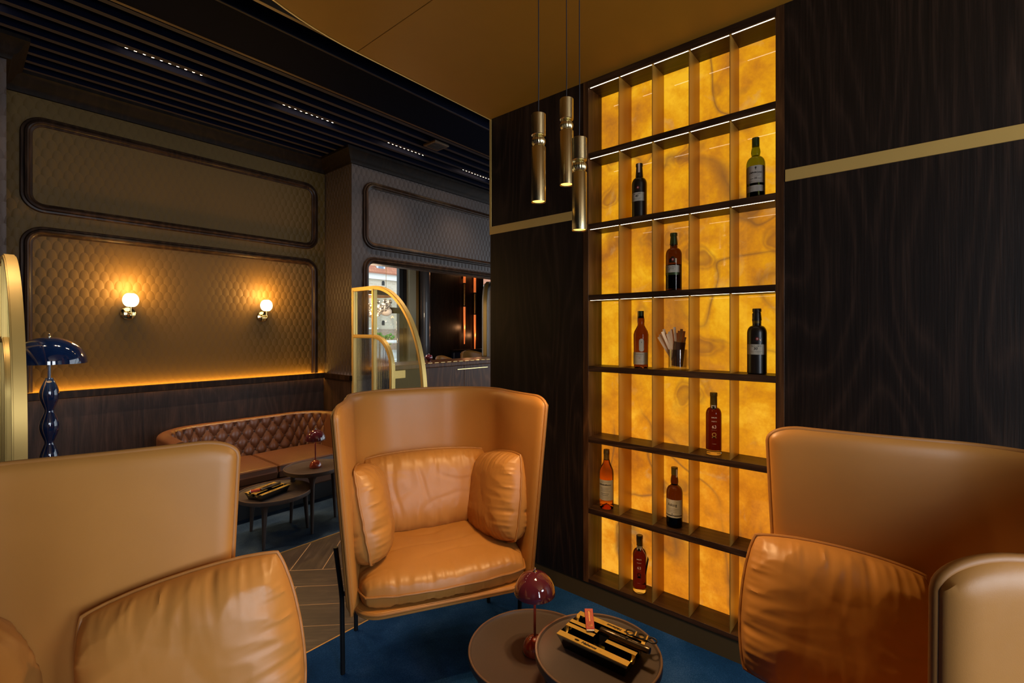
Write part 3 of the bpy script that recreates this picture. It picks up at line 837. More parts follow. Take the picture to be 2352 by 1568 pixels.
o = mb.build('leather_cup', M['cup'], None, (jx, jy + .004, jz + .0155)); tag(o, 'brown leather cup standing tilted in the ribbed glass jar', 'cup')
sp = []
for i in range(13):
    fan = -.55 + 1.0 * i / 12
    lab = 'thin cedar spill standing in the brown leather cup'
    L = .165 + .03 * ((i * 5) % 4) / 3 - (.02 if i > 10 else 0)
    mb = MB(); mb.box(-.0007, -.0068, 0, .0007, .0068, L)
    o = mb.build('cedar_spill', M['cedar'], None, (jx - .004 + .002 * (i % 4), jy + .012 - .0017 * i, jz + .028), (-(.62 - .072 * i) * .85, .06 * ((i * 3) % 5 - 2) / 2, .45 + .2 * ((i * 7) % 5 - 2) / 2))
    tag(o, lab, 'wooden spill', 'cedar spills in the leather cup')

# ------------------------------------------------------------------ pendants
def pendant(label, x, y, zt, zb):
    t = thing('pendant_lamp', label, 'pendant lamp', (x, y, zb), 0, 'slim brass pendants over the tables')
    Hh = zt - zb; r = .0268
    mb = MB(); mb.lathe([(.0225, .004), (r, 0), (r, .622 * Hh), (r - .001, .626 * Hh), (r * .80, .628 * Hh), (.001, .628 * Hh)], 40)
    mb.build('lower_tube', M['brass_lamp'], t)
    mb = MB(); mb.lathe([(.0001, .0055), (.0222, .0050), (.0225, .0036)][::-1], 32); mb.build('bulb', M['bulb'], t)
    mb = MB(); n, m = 72, 14; v = []; f = []
    for k in range(m + 1):
        a = pi * (.13 + .74 * k / m)
        for i in range(n):
            q = 2 * pi * i / n; rr = r * .98 * sin(a) * (1 - .075 * (1 - abs(sin(q * 8)) ** .7))
            v.append((rr * cos(q), rr * sin(q), .690 * Hh - .070 * Hh * cos(a)))
    for k in range(m):
        for i in range(n): f.append((k * n + i, k * n + (i + 1) % n, (k + 1) * n + (i + 1) % n, (k + 1) * n + i))
    mb.add(v, f, 0, True); mb.build('fluted_ball', M['brass_lamp'], t)
    mb = MB(); mb.lathe([(.001, .752 * Hh), (r * .80, .752 * Hh), (r - .002, .757 * Hh), (r, .762 * Hh), (r, .995 * Hh), (r - .0015, Hh), (.001, Hh)], 40); mb.build('upper_tube', M['brass_lamp'], t)
    mb = MB(); mb.lathe([(.006, Hh - .0005), (.006, Hh + .008), (.003, Hh + .011), (.001, Hh + .011)], 14); mb.build('cord_grip', M['brass_lamp'], t)
    mb = MB(); mb.tube([(.0006 * sin(i * 1.3), .0006 * cos(i), Hh + .010 + (ZS - zb - Hh - .012) * i / 10) for i in range(11)], .0019, 8); mb.build('cord', M['cord'], t)
    mb = MB(); mb.lathe([(.032, ZS - zb - .016), (.032, ZS - zb - .0005)], 28); mb.build('canopy', M['brass_lamp'], t)
    lamp('pendant_light', 'SPOT', (0, 0, -.006), 30, (1, .62, .28), .02, (0, 0, 0), None, t, radians(120), .7)
    return t
pendant('brass pendant lamp hanging furthest left of the three', 1.407, 1.057, 2.370, 2.044)
pendant('brass pendant lamp hanging highest, in the middle of the three', 1.569, 1.040, 2.4825, 2.143)
pendant('brass pendant lamp hanging lowest, closest to the lit shelf', 1.461, .913, 2.260, 1.928)

# ------------------------------------------------------------------ wall lamps
def sconce(label, x):
    t = thing('wall_lamp', label, 'wall lamp', (x, YB, 1.709), 0, 'globe wall lamps')
    X = Matrix.Rotation(pi / 2, 4, 'X')
    mb = MB(); mb.lathe([(.050, .0005), (.052, .004), (.051, .012), (.046, .016), (.001, .017)], 40, 0, X); mb.build('back_plate', M['brass_polished'], t)
    mb = MB(); mb.tube([(0, -.015, 0), (0, -.115, 0)], .0065, 14); mb.tube([(0, -.10, -.018), (0, -.10, .055)], .005, 14); mb.ball((0, -.115, 0), .008)
    mb.build('arm', M['brass_polished'], t)
    mb = MB(); R = .053
    mb.lathe([(R * .38, -R * 1.0)] + [(R * cos(radians(a)) ** .9, R * 1.0 * sin(radians(a)) / sin(radians(66))) for a in range(-62, 63, 7)] + [(R * .38, R * 1.0)], 40, 0, Matrix.Translation((0, -.10, .107)))
    mb.build('globe', M['globe'], t)
    lamp('wall_lamp_light', 'POINT', (0, -.14, .205), 18.0, (1, .56, .15), .04, None, None, t)
sconce('globe wall lamp nearer the tall blue lamp', .927)
sconce('globe wall lamp nearer the grey column', 1.976)

# ------------------------------------------------------------------ arched brass screens
def screen(label, x, face):
    t = thing('glass_screen', label, 'room divider', (x, YC - .032, 0), 0, 'arched brass screens beside the sofa')
    B, D = .036, .040
    prof = [(-B / 2, -D / 2), (B / 2, -D / 2), (B / 2, D / 2), (-B / 2, D / 2)]
    prof2 = [(-.010, -D / 2 - .006), (.010, -D / 2 - .006), (.010, D / 2 + .006), (-.010, D / 2 + .006)]
    def P(v, z): return (0, -v, z)
    outer = [P(0.02, .006), P(0.02, 1.985)] + [P(a, b) for a, b in arc(.37, .99, .75, 90, 0, 26, .995)] + [P(1.12, .006)]
    inner = [P(.025, 1.515)] + [P(a, b) for a, b in arc(.37, 1.20, .29, 90, 0, 14, .315)] + [P(.66, .006)]
    mb = MB()
    for pth in (outer, inner, [P(.37, .006), P(.37, 1.975)]):
        k = 1.0 if pth is outer else (.97 if pth is inner else .94)
        for pr in (prof, prof2): mb.sweep(pth, [(a * k, b * k) for a, b in pr], (1, 0, 0), 0)
    mb.sweep([P(.02, .03), P(1.12, .03)], prof, (1, 0, 0), 0)
    mb.build('frame', M['brass'], t)
    mb = MB(); n = 70                                                   # fluted panes, really ribbed
    def fl(v0, v1, top):
        for side in (-1, 1):
            mb.grid(lambda a, b: (side * (.004 + .0022 * abs(sin(pi * (v0 + (v1 - v0) * a) / .0125))), -(v0 + (v1 - v0) * a), .05 + (top(v0 + (v1 - v0) * a) - .05) * b), 150, 8, 0, None, side > 0)
    fl(.038, .352, lambda v: 1.498); mb.build('fluted_pane', M['fluted'], t)
    mb = MB(); fl(.388, .642, lambda v: 1.20 + .297 * sqrt(max(0, 1 - ((v - .37) / .273) ** 2))); mb.build('fluted_pane', M['fluted'], t)
    mb = MB(); mb.box(-.003, -.352, 1.533, .003, -.038, 1.967); mb.build('clear_pane', M['pane'], t)
    mb = MB()                                                           # big curved pane between the two arches
    def top(v): return .99 + .977 * sqrt(max(0, 1 - ((v - .37) / .732) ** 2))
    def bot(v): return (1.20 + .333 * sqrt(max(0, 1 - ((v - .37) / .308) ** 2))) if v < .677 else .05
    N = 60; v = []; f = []
    for i in range(N + 1):
        q = .388 + (1.10 - .388) * i / N; v += [(0, -q, bot(q)), (0, -q, max(top(q), bot(q)))]
    for i in range(N): f.append((2 * i, 2 * i + 1, 2 * i + 3, 2 * i + 2))
    mb.add(v, f, 0); o = mb.build('clear_pane', M['pane'], t)
    sd = o.modifiers.new('thickness', 'SOLIDIFY'); sd.thickness = .005; sd.offset = 0
screen('arched brass screen with glass panes beside the grey column', 2.63, -1)
screen('arched brass screen standing left of the tall blue lamp', .205, 1)

# ------------------------------------------------------------------ tall blue lamp
t = thing('floor_lamp', 'tall glossy blue lamp with dome shade and bubble stem', 'floor lamp', (.380, 4.0, .005))
prof = [(.001, .0), (.11, .0), (.115, .008), (.11, .018), (.05, .030), (.026, .055)]
for i in range(0, 101):
    z = .118 + (1.255 - .118) * i / 100
    prof.append((.0205 + .0245 * ((1 + cos(2 * pi * (z - 1.175) / .1935)) / 2) ** .62, z))
prof += [(.0185, 1.268), (.0185, 1.276), (.001, 1.277)]
mb = MB(); mb.lathe(prof, 40); mb.build('stem', M['navy_gloss'], t)
mb = MB(); mb.lathe([(.0075, 1.27), (.0075, 1.52), (.001, 1.52)], 14); mb.build('rod', M['navy_gloss'], t)
mb = MB(); R = .176
outp = [(R, 1.363)] + [(R * cos(radians(a)), 1.366 + .158 * sin(radians(a))) for a in range(0, 90, 6)] + [(.002, 1.524)]
inp = [(.002, 1.520)] + [((R - .003) * cos(radians(a)), 1.366 + .154 * sin(radians(a))) for a in range(84, -1, -6)] + [(R - .003, 1.363)]
mb.lathe(outp, 48, cap=False); mb.lathe(inp, 48, 1, cap=False); mb.build('shade', [M['navy_gloss'], M['white']], t)
mb = MB(); mb.lathe([(.006, 1.523), (.006, 1.531), (.004, 1.534), (.007, 1.540), (.001, 1.546)], 14); mb.build('finial', M['chrome'], t)
lamp('lamp_light', 'POINT', (0, 0, 1.42), 7.0, (1, .55, .2), .03, None, None, t)

# ------------------------------------------------------------------ small red table lamps
def table_lamp(label, x, y, z, glow):
    t = thing('table_lamp', label, 'table lamp', (x, y, z), 0, 'red mushroom lamps on side tables')
    mb = MB(); mb.lathe([(.001, 0), (.046, 0), (.048, .004)] + [(.048 * cos(radians(a)), .004 + .056 * sin(radians(a))) for a in range(8, 85, 8)] + [(.004, .0602)], 40); mb.build('base', M['rust'], t)
    mb = MB(); mb.lathe([(.0052, .058), (.0052, .262), (.001, .262)], 16); mb.build('stem', M['rust'], t)
    mb = MB(); R, z0 = .0785, .222
    mb.lathe([(R - .0015, z0 - .001), (R, z0)] + [(R * cos(radians(a)), z0 + .083 * sin(radians(a))) for a in range(5, 90, 5)] + [(.001, z0 + .083)], 48, cap=False)
    mb.lathe([(.001, z0 + .080)] + [((R - .003) * cos(radians(a)), z0 + .079 * sin(radians(a))) for a in range(85, -1, -5)], 48, 1, cap=False)
    sh = mb.build('shade', [M['maroon'], M['rust']], t)
    mb = MB(); mb.lathe([(.008, z0 - .012), (.026, z0 - .006), (.036, z0 + .004), (.034, z0 + .006), (.008, z0 - .004)], 32, cap=False); mb.build('reflector', M['rust'], t)
    mb = MB(); mb.lathe([(.009, z0 + .0815), (.009, z0 + .085), (.004, z0 + .087), (.0035, z0 + .092), (.0045, z0 + .096), (.001, z0 + .099)], 14); mb.build('finial', M['chrome'], sh)
    lamp('lamp_light', 'POINT', (0, 0, z0 + .028), glow, (1, .62, .30), .018, None, None, t)
    return t

# ------------------------------------------------------------------ side tables
def side_table(label, x, y, zt, R, rot, nleg=3):
    t = thing('side_table', label, 'side table', (x, y, .005), rot, 'round bronze side tables')
    zt -= .005
    mb = MB(); mb.lathe([(.001, zt - .034), (R - .012, zt - .034), (R - .003, zt - .030), (R, zt - .022), (R, zt - .002)], 72, 0, cap=False)
    mb.lathe([(R, zt - .002), (R - .0015, zt), (R - .005, zt), (R - .0075, zt - .001)], 72, 1, cap=False)
    mb.lathe([(R - .0075, zt - .001), (R - .012, zt - .008), (R - .024, zt - .012), (.001, zt - .012)], 72, 0, cap=False)
    mb.build('table_top', [M['tray'], M['tray_edge']], t)
    for k in range(nleg):
        a = 2 * pi * k / nleg; rr = R - .046
        mb = MB(); path = []; rad = []
        for zz, q in ((zt - .033, .040), (zt - .040, .035), (zt - .055, .026), (zt - .08, .020), (zt - .12, .018), (zt * .4, .0145), (.0, .010)):
            o_ = rr + .024 * (1 - zz / zt); path.append((o_ * cos(a), o_ * sin(a), zz)); rad.append(q)
        mb.tube(path, rad, 16); mb.build('leg', M['table_leg'], t)
    return t
side_table('larger low round table by the blue carpet carrying the red lamp', 1.443, 1.107, .350, .252, radians(160))
side_table('smaller tall round table carrying the gold ashtray, beside the lit shelf', 1.419, .815, .478, .213, radians(148))
side_table('low round table in front of the sofa carrying a gold ashtray', 1.583, 3.70, .352, .262, math.atan2(3.53 - 3.70, 1.44 - 1.583))
side_table('small tall round table in front of the sofa carrying a red lamp', 1.880, 3.69, .476, .218, math.atan2(3.536 - 3.69, 1.795 - 1.88))
table_lamp('maroon mushroom lamp on the near low table', 1.440, 1.100, .3385, 1.2)
table_lamp('maroon mushroom lamp on the far table by the sofa', 1.895, 3.68, .4645, .9)

# ------------------------------------------------------------------ ashtrays and smoking things
def ashtray(label, x, y, z, rot):
    t = thing('ashtray', label, 'ashtray', (x, y, z), rot, 'gold and black cigar ashtrays')
    L, Wd, Ht = .262, .166, .052
    def hgt(u, v):                       # u along the length, v across, both in metres from the middle
        au, av = abs(u), abs(v)
        if av > .058: return Ht, 1       # the two long lettered rails
        if au > .118:                    # short ends, with a round rest for a cigar in front of each trough
            g = abs(av - .036)
            if g < .0135: return Ht - .006 - sqrt(max(0, .0135 ** 2 - g * g)), 1
            if av <= .004: return Ht - .02, 0
            return Ht, 1
        if au > .022:
            if .004 < av < .022: return Ht, 1      # inner rails
            if av <= .004: return Ht - .022, 0
        return .014, 0
    ep = 1e-5
    def breaks(lim, edges, extra=()):
        q = {-lim, lim}
        for e in edges:
            for sg in (-1, 1): q |= {sg * e - ep, sg * e + ep}
        for e in extra: q |= {e, -e}
        return sorted(q)
    xs = breaks(L / 2, (.022, .118)); ys_ = breaks(Wd / 2, (.058, .022, .004), [.036 + .0134 * sin(pi / 2 * i / 8) for i in range(-8, 9)])
    NX, NY = len(xs) - 1, len(ys_) - 1
    mb = MB()
    v = [(u, w, hgt(u, w)[0]) for u in xs for w in ys_]; o0 = 0; mb.v += v
    for i in range(NX):
        for j in range(NY):
            idx = (i * (NY + 1) + j, (i + 1) * (NY + 1) + j, (i + 1) * (NY + 1) + j + 1, i * (NY + 1) + j + 1)
            um, wm = (xs[i] + xs[i + 1]) / 2, (ys_[j] + ys_[j + 1]) / 2
            steep = xs[i + 1] - xs[i] < 5e-5 or ys_[j + 1] - ys_[j] < 5e-5
            mb.f.append(list(idx)); mb.mi.append(0 if steep else hgt(um, wm)[1]); mb.sm.append(False)
    k = .78
    top = [(-L / 2, -Wd / 2), (L / 2, -Wd / 2), (L / 2, Wd / 2), (-L / 2, Wd / 2)]
    sk = [(a * .999, b * .999, Ht - .003) for a, b in top]; mid = [(a * .93, b * .90, Ht * .55) for a, b in top]; low = [(a * .86, b * k, 0) for a, b in top]
    mb.add([(a, b, hgt(a, b)[0]) for a, b in top] + sk, [(0, 4, 5, 1), (2, 6, 7, 3)], 1)
    mb.add(sk + mid + low, [(i, 4 + i, 4 + (i + 1) % 4, (i + 1) % 4) for i in range(4)] + [(4 + i, 8 + i, 8 + (i + 1) % 4, 4 + (i + 1) % 4) for i in range(4)] + [(8, 11, 10, 9)], 0)
    mb.build('tray', [M['gloss_black'], M['gold']], t)
    mb = MB()
    for sgn in (-1, 1):
        pl = lambda a, b, s=sgn: (-s * a + s * .012, -s * b + s * .0705, Ht + .0006)
        mb.text('Habanos', .0155, pl, 0, 1.0, .25, .0006)
        mb.add([pl(a * .009 - .045, b * .0042) for a, b in arc(0, 0, 1, 0, 340, 16)], [tuple(range(17))], 1)
        mb.text('s.a.', .005, lambda a, b, p=pl: p(a + .045, b - .001), 1)
    mb.build('lettering', [M['ink'], M['gun']], t)
    return t
ASH = ashtray('gold and black cigar ashtray on the near tall table', 1.437, .808, .4662, radians(-88))
c = copy_tree(ASH); c.location = (1.520, 3.665, .3402); c.rotation_euler = (0, 0, radians(20)); c['label'] = 'gold and black cigar ashtray on the low table by the sofa'

def lighter(label, loc, rot):
    t = thing('cigar_lighter', label, 'lighter', loc, 0, 'bronze cigar lighters'); t.rotation_euler = rot
    X = Matrix.Rotation(pi / 2, 4, 'Y')
    mb = MB(); mb.lathe([(.001, -.085), (.0092, -.085), (.0098, -.082), (.0098, -.02), (.0092, -.019), (.0092, -.017), (.0102, -.016), (.0102, .070), (.0112, .073), (.0112, .090), (.0105, .092), (.001, .092)], 28, 0, X); mb.build('body', M['gun'], t)
    mb = MB(); mb.lathe([(.001, .0102), (.0055, .0102), (.0055, .0125), (.001, .0130)][::-1], 18, 0, Matrix.Translation((.012, 0, 0))); mb.box(-.012, -.004, .009, .004, .004, .0118); mb.build('button', M['black'], t)
    mb = MB(); mb.lathe([(.001, .0922), (.008, .0922), (.008, .0928), (.001, .0928)], 20, 0, X); mb.build('nozzle', M['black'], t)
    mb = MB(); mb.text('LUBINSKI', .0046, lambda a, b: (.042 + a, -.0045 * 0 + b, .01035), 0, 1.0); mb.build('lettering', M['ink_pale'], t)
    return t
lt = lighter('bronze cigar lighter lying along the near ashtray', (1.452, .735, .5295), (0, 0, radians(-88)))
c = copy_tree(lt); c['label'] = 'bronze cigar lighter lying along the ashtray by the sofa'; c.location = (1.535, 3.668, .4035); c.rotation_euler = (0, 0, radians(20))

t = thing('cigar_cutter', 'dark double-ring cigar cutter on the corner of the near ashtray', 'cigar cutter', (1.514, .700, .5240)); t.rotation_euler = (0, radians(4), radians(-78))
mb = MB()
for sx in (-1, 1): mb.tube([(sx * .036 + .0155 * cos(radians(a)), .014 * sin(radians(a)), 0) for a in range(0, 360, 15)], .0024, 8, 0, True)
out = arc(0, 0, .0195, 0, 345, 23, .0150); inn = arc(0, 0, .0105, 0, 345, 23, .0105); m = len(out)
v = [(a, b, z) for z in (-.0022, .0022) for a, b in out] + [(a, b, z) for z in (-.0022, .0022) for a, b in inn]
f = []
for i in range(m):
    j = (i + 1) % m
    f += [(m + i, m + j, 3 * m + j, 3 * m + i), (j, i, 2 * m + i, 2 * m + j), (i, j, m + j, m + i), (2 * m + j, 2 * m + i, 3 * m + i, 3 * m + j)]
mb.add(v, f, 0)
for sx in (-1, 1): mb.prism([(sx * .012, -.014 * sx), (sx * .034, -.0135 * sx), (sx * .024, 0), (sx * .034, .0135 * sx), (sx * .012, .014 * sx)], -.002, .002)
mb.build('frame', M['black'], t)
for sx in (-1, 1):
    mb = MB(); mb.box(sx * .019 - .0022, -.012, -.001, sx * .019 + .0022, .012, .0028); mb.build('blade', M['gold'], t)

def matchbox(label, loc, rot):
    t = thing('matchbox', label, 'matchbox', loc, 0, 'red matchboxes'); t.rotation_euler = rot
    mb = MB(); mb.box(-.0145, -.034, -.0065, .0145, .034, .0065); mb.build('sleeve', M['red'], t, bevel=.0006)
    mb = MB(); mb.box(-.0135, -.0375, -.0055, .0135, .033, .0055); mb.build('drawer', M['white'], t)
    mb = MB(); pth = [(a, b + .018, .0068) for a, b in arc(0, 0, .0078, 0, 180, 10)] + [(a, b - .018, .0068) for a, b in arc(0, 0, .0078, 180, 360, 10)]
    mb.tube(pth, .0005, 5, 0, True)
    mb.tube([(a, b - .019, .0068) for a, b in arc(0, 0, .0042, 0, 345, 20)], .0005, 5, 0, True)
    for i in range(8): mb.box(-.0022, -.008 + i * .0042, .0065, .0022, -.0055 + i * .0042, .0069)
    mb.build('print', M['ink_gold'], t)
    return t
mt = matchbox('red matchbox leaning on the near ashtray', (1.455, .868, .543), (radians(36), 0, radians(-52)))
c = copy_tree(mt); c['label'] = 'red matchbox lying on the ashtray by the sofa'; c.location = (1.433, 3.660, .4005); c.rotation_euler = (0, 0, radians(-105))

# ------------------------------------------------------------------ cushions
def ridge(x): return 1 - abs(x) * 2.2
def cushion_mesh(a, b, T, box=4.0, q=.46, seed=0.0, gather=.006, crease=.007, round_=.22, nu=84, nv=64, bottom=1.0, sag=0.0, under=1.0):
    """a puffy leather cushion: two sheets meeting in a piped seam, with gathers along the seam and soft creases"""
    mb = MB()
    def outline(u, v):
        x = a * u * sqrt(max(0, 1 - round_ * v * v * u * u)); y = b * v * sqrt(max(0, 1 - round_ * u * u * v * v))
        return x, y
    def warp(s):                          # denser rows near the seam
        return sin((s - .5) * pi) * .35 + (s * 2 - 1) * .65
    def sheet(sgn):
        def fn(s, r):
            u, v = warp(s), warp(r)
            x, y = outline(u, v)
            e = max(0., (1 - abs(u) ** box) * (1 - abs(v) ** box)) ** (q if sgn > 0 else q * under)
            z = T * e * (bottom if sgn < 0 else 1)
            du, dv = (1 - abs(u)) * a, (1 - abs(v)) * b
            g = 0
            for d, tt in ((du, y), (dv, x)):
                g += (math.exp(-d / .075) * (ridge(nz(tt * 15 + seed, d * 7, seed)) - .5) * .75 + math.exp(-d / .040) * (ridge(nz(tt * 40 + seed, d * 6, seed + 3)) - .45) * .6) * min(1, d / .012)
            c = 0
            n1 = nz(x * 5.5 + seed, y * 3.2 - seed, .3); c += max(0, ridge(n1) - .55) * 1.6
            n2 = nz(x * 3.0 - y * 4.0 + seed * 2, y * 6 + x * 2, 2.1); c += max(0, ridge(n2) - .62) * 1.2
            z += (g * gather - c * crease * e + .012 * nz(x * 3 + seed, y * 3, 7) * e)
            z -= sag * e * (1 - u * u) * (1 - v * v)
            return (x, y, sgn * max(z, 0))
        mb.grid(fn, nu, nv, 0, None, sgn < 0)
    sheet(1); sheet(-1)
    rim = []
    for i in range(160):
        k = i / 40; e = int(k); w = (k - e) * 2 - 1
        u, v = ((w, -1), (1, w), (-w, 1), (-1, -w))[e]
        x, y = outline(u, v); rim.append((x * 1.008, y * 1.008, .0035 * nz(i * .31 + seed, seed, 5)))
    mb.tube(rim, .0052, 8, 1, True)
    return mb
def cushion_from(mb, name, label, parent_loc, rot, group='loose cushions on the lounge chairs'):
    o = mb.build(name, [M['leather'], M['pipe']]); o.matrix_world = Matrix.Translation(parent_loc) @ rot
    return tag(o, label, 'cushion', group)

# ------------------------------------------------------------------ high-backed lounge chairs
SEAT_MB = cushion_mesh(.392, .345, .078, 6, .36, 3.3, .010, .004, .22, 110, 96, .84, 0.0, .55)
def chair_shell():
    mb = MB()
    def half(w, conv, d, rc, yt):
        """half plan from the wing tip to the middle of the back, 45 points"""
        p = []
        n1, n2, n3 = 30, 16, 10
        xe, ye = w - conv, -d + rc
        for i in range(n1):
            k = i / n1; k = k * k * .86 + k * .14
            p.append((w + (xe - w) * k - .012 * sin(pi * k), yt + (ye - yt) * k))
        for i in range(n2):
            g = (i / n2) * pi / 2; p.append((xe - rc + rc * cos(g), ye - rc * sin(g)))
        for i in range(n3 + 1): p.append(((xe - rc) * (1 - i / n3), -d - .012 * sin(pi / 2 * i / n3)))
        return p
    top = half(.472, .065, .690, .27, .022); bot = half(.402, .035, .600, .25, -.005)
    top = top + [(-x, y) for x, y in top[-2::-1]]; bot = bot + [(-x, y) for x, y in bot[-2::-1]]
    n = len(top)
    dist = [0]
    for i in range(1, n): dist.append(dist[-1] + sqrt((top[i][0] - top[i - 1][0]) ** 2 + (top[i][1] - top[i - 1][1]) ** 2))
    tot = dist[-1]; rcn = .050
    def ztop(i):
        m = min(dist[i], tot - dist[i]); z = 1.247 - .020 * min(1, m / .7)
        if m < .10: z -= rcn * (1 - sqrt(max(0, 1 - ((.10 - m) / .10) ** 2)))
        return z
    NS = 40; zb = .388
    rows = [1 - (1 - j / NS) ** 1.25 for j in range(NS + 1)]
    def mid(i, s):
        z = zb + (ztop(i) - zb) * s; g = (z - zb) / (1.247 - zb)
        x = bot[i][0] + (top[i][0] - bot[i][0]) * g; y = bot[i][1] + (top[i][1] - bot[i][1]) * g
        return Vector((x, y, z))
    def normal(i, s):
        a = mid(max(i - 1, 0), s); b = mid(min(i + 1, n - 1), s); t = b - a; t.z = 0
        nn = Vector((t.y, -t.x, 0)); nn.normalize(); return nn
    def thick(i, s):
        m = min(dist[i], tot - dist[i]); z = mid(i, s).z; dt = max(0, ztop(i) - z); db = max(0, z - zb)
        k = min(1, m / .045); k2 = min(1, dt / .045); k3 = min(1, db / .03)
        f_ = lambda q: sqrt(max(0, 1 - (1 - q) ** 2))
        return .006 + .019 * min(f_(k), f_(k2), f_(k3))
    vin, vout = [], []
    for i in range(n):
        for s in rows:
            p = mid(i, s); nn = normal(i, s); th = thick(i, s)
            w = .0012 * nz(p.x * 7, p.y * 7, p.z * 5)
            vin.append(p - nn * (th + w)); vout.append(p + nn * th)
    m = NS + 1
    fi = [(i * m + j, (i + 1) * m + j, (i + 1) * m + j + 1, i * m + j + 1) for i in range(n - 1) for j in range(NS)]
    # which side faces the sitter: make the inner sheet face the inside
    mb.add(vin, fi, 0, True); mb.add(vout, [q[::-1] for q in fi], 0, True)
    edge = [mid(0, s) for s in rows] + [mid(i, 1) for i in range(1, n - 1)] + [mid(n - 1, s) for s in reversed(rows)]
    mb.tube(edge, .0078, 10, 1)
    mb.tube([mid(i, 0) for i in range(n)], .0085, 8, 1)
    for sx in (-.262, 0, .262):           # upright seams of the back
        i = min(range(n), key=lambda q: abs(top[q][0] - sx) + (9 if top[q][1] > -.5 else 0))
        pth = [mid(i, s) - normal(i, s) * (thick(i, s) + .0016) for s in rows[6:-2]]
        mb.tube(pth, .0019, 5, 2)
    return mb
def lounge_chair(label, x, y, yaw):
    t = thing('lounge_chair', label, 'lounge chair', (x, y, .005), yaw - pi / 2, 'high-backed leather lounge chairs')
    chair_shell().build('high_back', [M['leather'], M['pipe'], M['leather_dark']], t)
    o = SEAT_MB.build('seat_cushion', [M['leather'], M['pipe']], t, (0, -.265, .472)); 
    mb = MB()
    def rr(a0, a1, b0, b1, r): return arc(a1 - r, b1 - r, r, 0, 90, 8) + arc(a0 + r, b1 - r, r, 90, 180, 8) + arc(a0 + r, b0 + r, r, 180, 270, 8) + arc(a1 - r, b0 + r, r, 270, 360, 8)
    out = rr(-.388, .388, -.590, .072, .11); mb.prism(out, .388, .418); mb.tube([(a, b, .408) for a, b in out], .0085, 8, 1, True)
    mb.build('seat_pan', [M['leather'], M['pipe']], t, bevel=.006, seg=3)
    for sx in (-1, 1):
        for fy, ty in ((-.235, -.20), (-.545, -.52)):
            k = 1 if fy > -.4 else .84
            mb = MB(); mb.tube([(sx * .432 * k, fy, 0), (sx * .436 * k, fy + .004, .34), (sx * .440 * k, fy + .006, .39), (sx * .452 * k + sx * .010, ty, .585), (sx * .452 * k + sx * .011, ty, .595)], .0105, 12)
            if fy > -.4: mb.tube([(sx * .435, fy, .365), (sx * .20, fy, .368)], .012, 10)
            mb.build('leg', M['black'], t)
    return t
CH = {}
CH['c'] = lounge_chair('high-backed tan leather chair facing forward, left of the lit shelf', 1.409, 1.559, radians(-119.3))
def second_chair(label, x, y, yaw):
    c = copy_tree(CH['c']); c.location = (x, y, .005); c.rotation_euler = (0, 0, yaw - pi / 2); c['label'] = label; return c
CH['l'] = second_chair('high-backed tan leather chair in the lower left corner, seen from its open side', .259, 1.101, radians(-33))
CH['r'] = second_chair('high-backed tan leather chair against the shelf wall, one wing near the viewer', 1.322, .147, radians(114.4))

def at(chair, x, y, z): return CH[chair].matrix_basis @ Vector((x, y, z))
def basis(chair): return CH[chair].rotation_euler.to_matrix().to_4x4()
Rx = lambda d: Matrix.Rotation(radians(d), 4, 'X'); Ry = lambda d: Matrix.Rotation(radians(d), 4, 'Y'); Rz = lambda d: Matrix.Rotation(radians(d), 4, 'Z')
BACK_MB = cushion_mesh(.360, .205, .105, 4, .50, 1.7, .014, .004, .22, 130, 90)
SIDE_MB = cushion_mesh(.238, .215, .110, 4, .50, 8.2, .014, .003, .20, 110, 100)
# the cushion's own plane is x (long) by y (high) with z towards the sitter; stand it up, lean it back
stand = Rx(90)
def back_cushion(chair, label, x=0, y=-.49):
    return cushion_from(BACK_MB, 'back_cushion', label, at(chair, x, y, .712), basis(chair) @ Rz(180) @ Rx(-14) @ stand)
def side_cushion(chair, sx, label, y=-.265, mbx=None, x=.325, z=.718, lean=-11, turn=6, tip=-13):
    return cushion_from(mbx or SIDE_MB, 'side_cushion', label, at(chair, sx * x, y, z), basis(chair) @ Rz(sx * (90 - turn)) @ Rx(-lean) @ Ry(sx * tip) @ stand)
back_cushion('c', 'wide tan leather cushion against the back of the chair left of the lit shelf')
side_cushion('c', 1, 'tan leather cushion at the left wing of the chair left of the lit shelf')
side_cushion('c', -1, 'tan leather cushion at the right wing of the chair left of the lit shelf')
side_cushion('l', -1, 'tan leather cushion leaning on the wing of the lower left chair', y=-.035, tip=-10)
back_cushion('l', 'tan leather cushion at the back of the lower left chair', -.05, -.45)
side_cushion('r', 1, 'tan leather cushion leaning on the far wing of the chair by the shelf wall', y=-.115, z=.70, lean=-14, tip=-6)

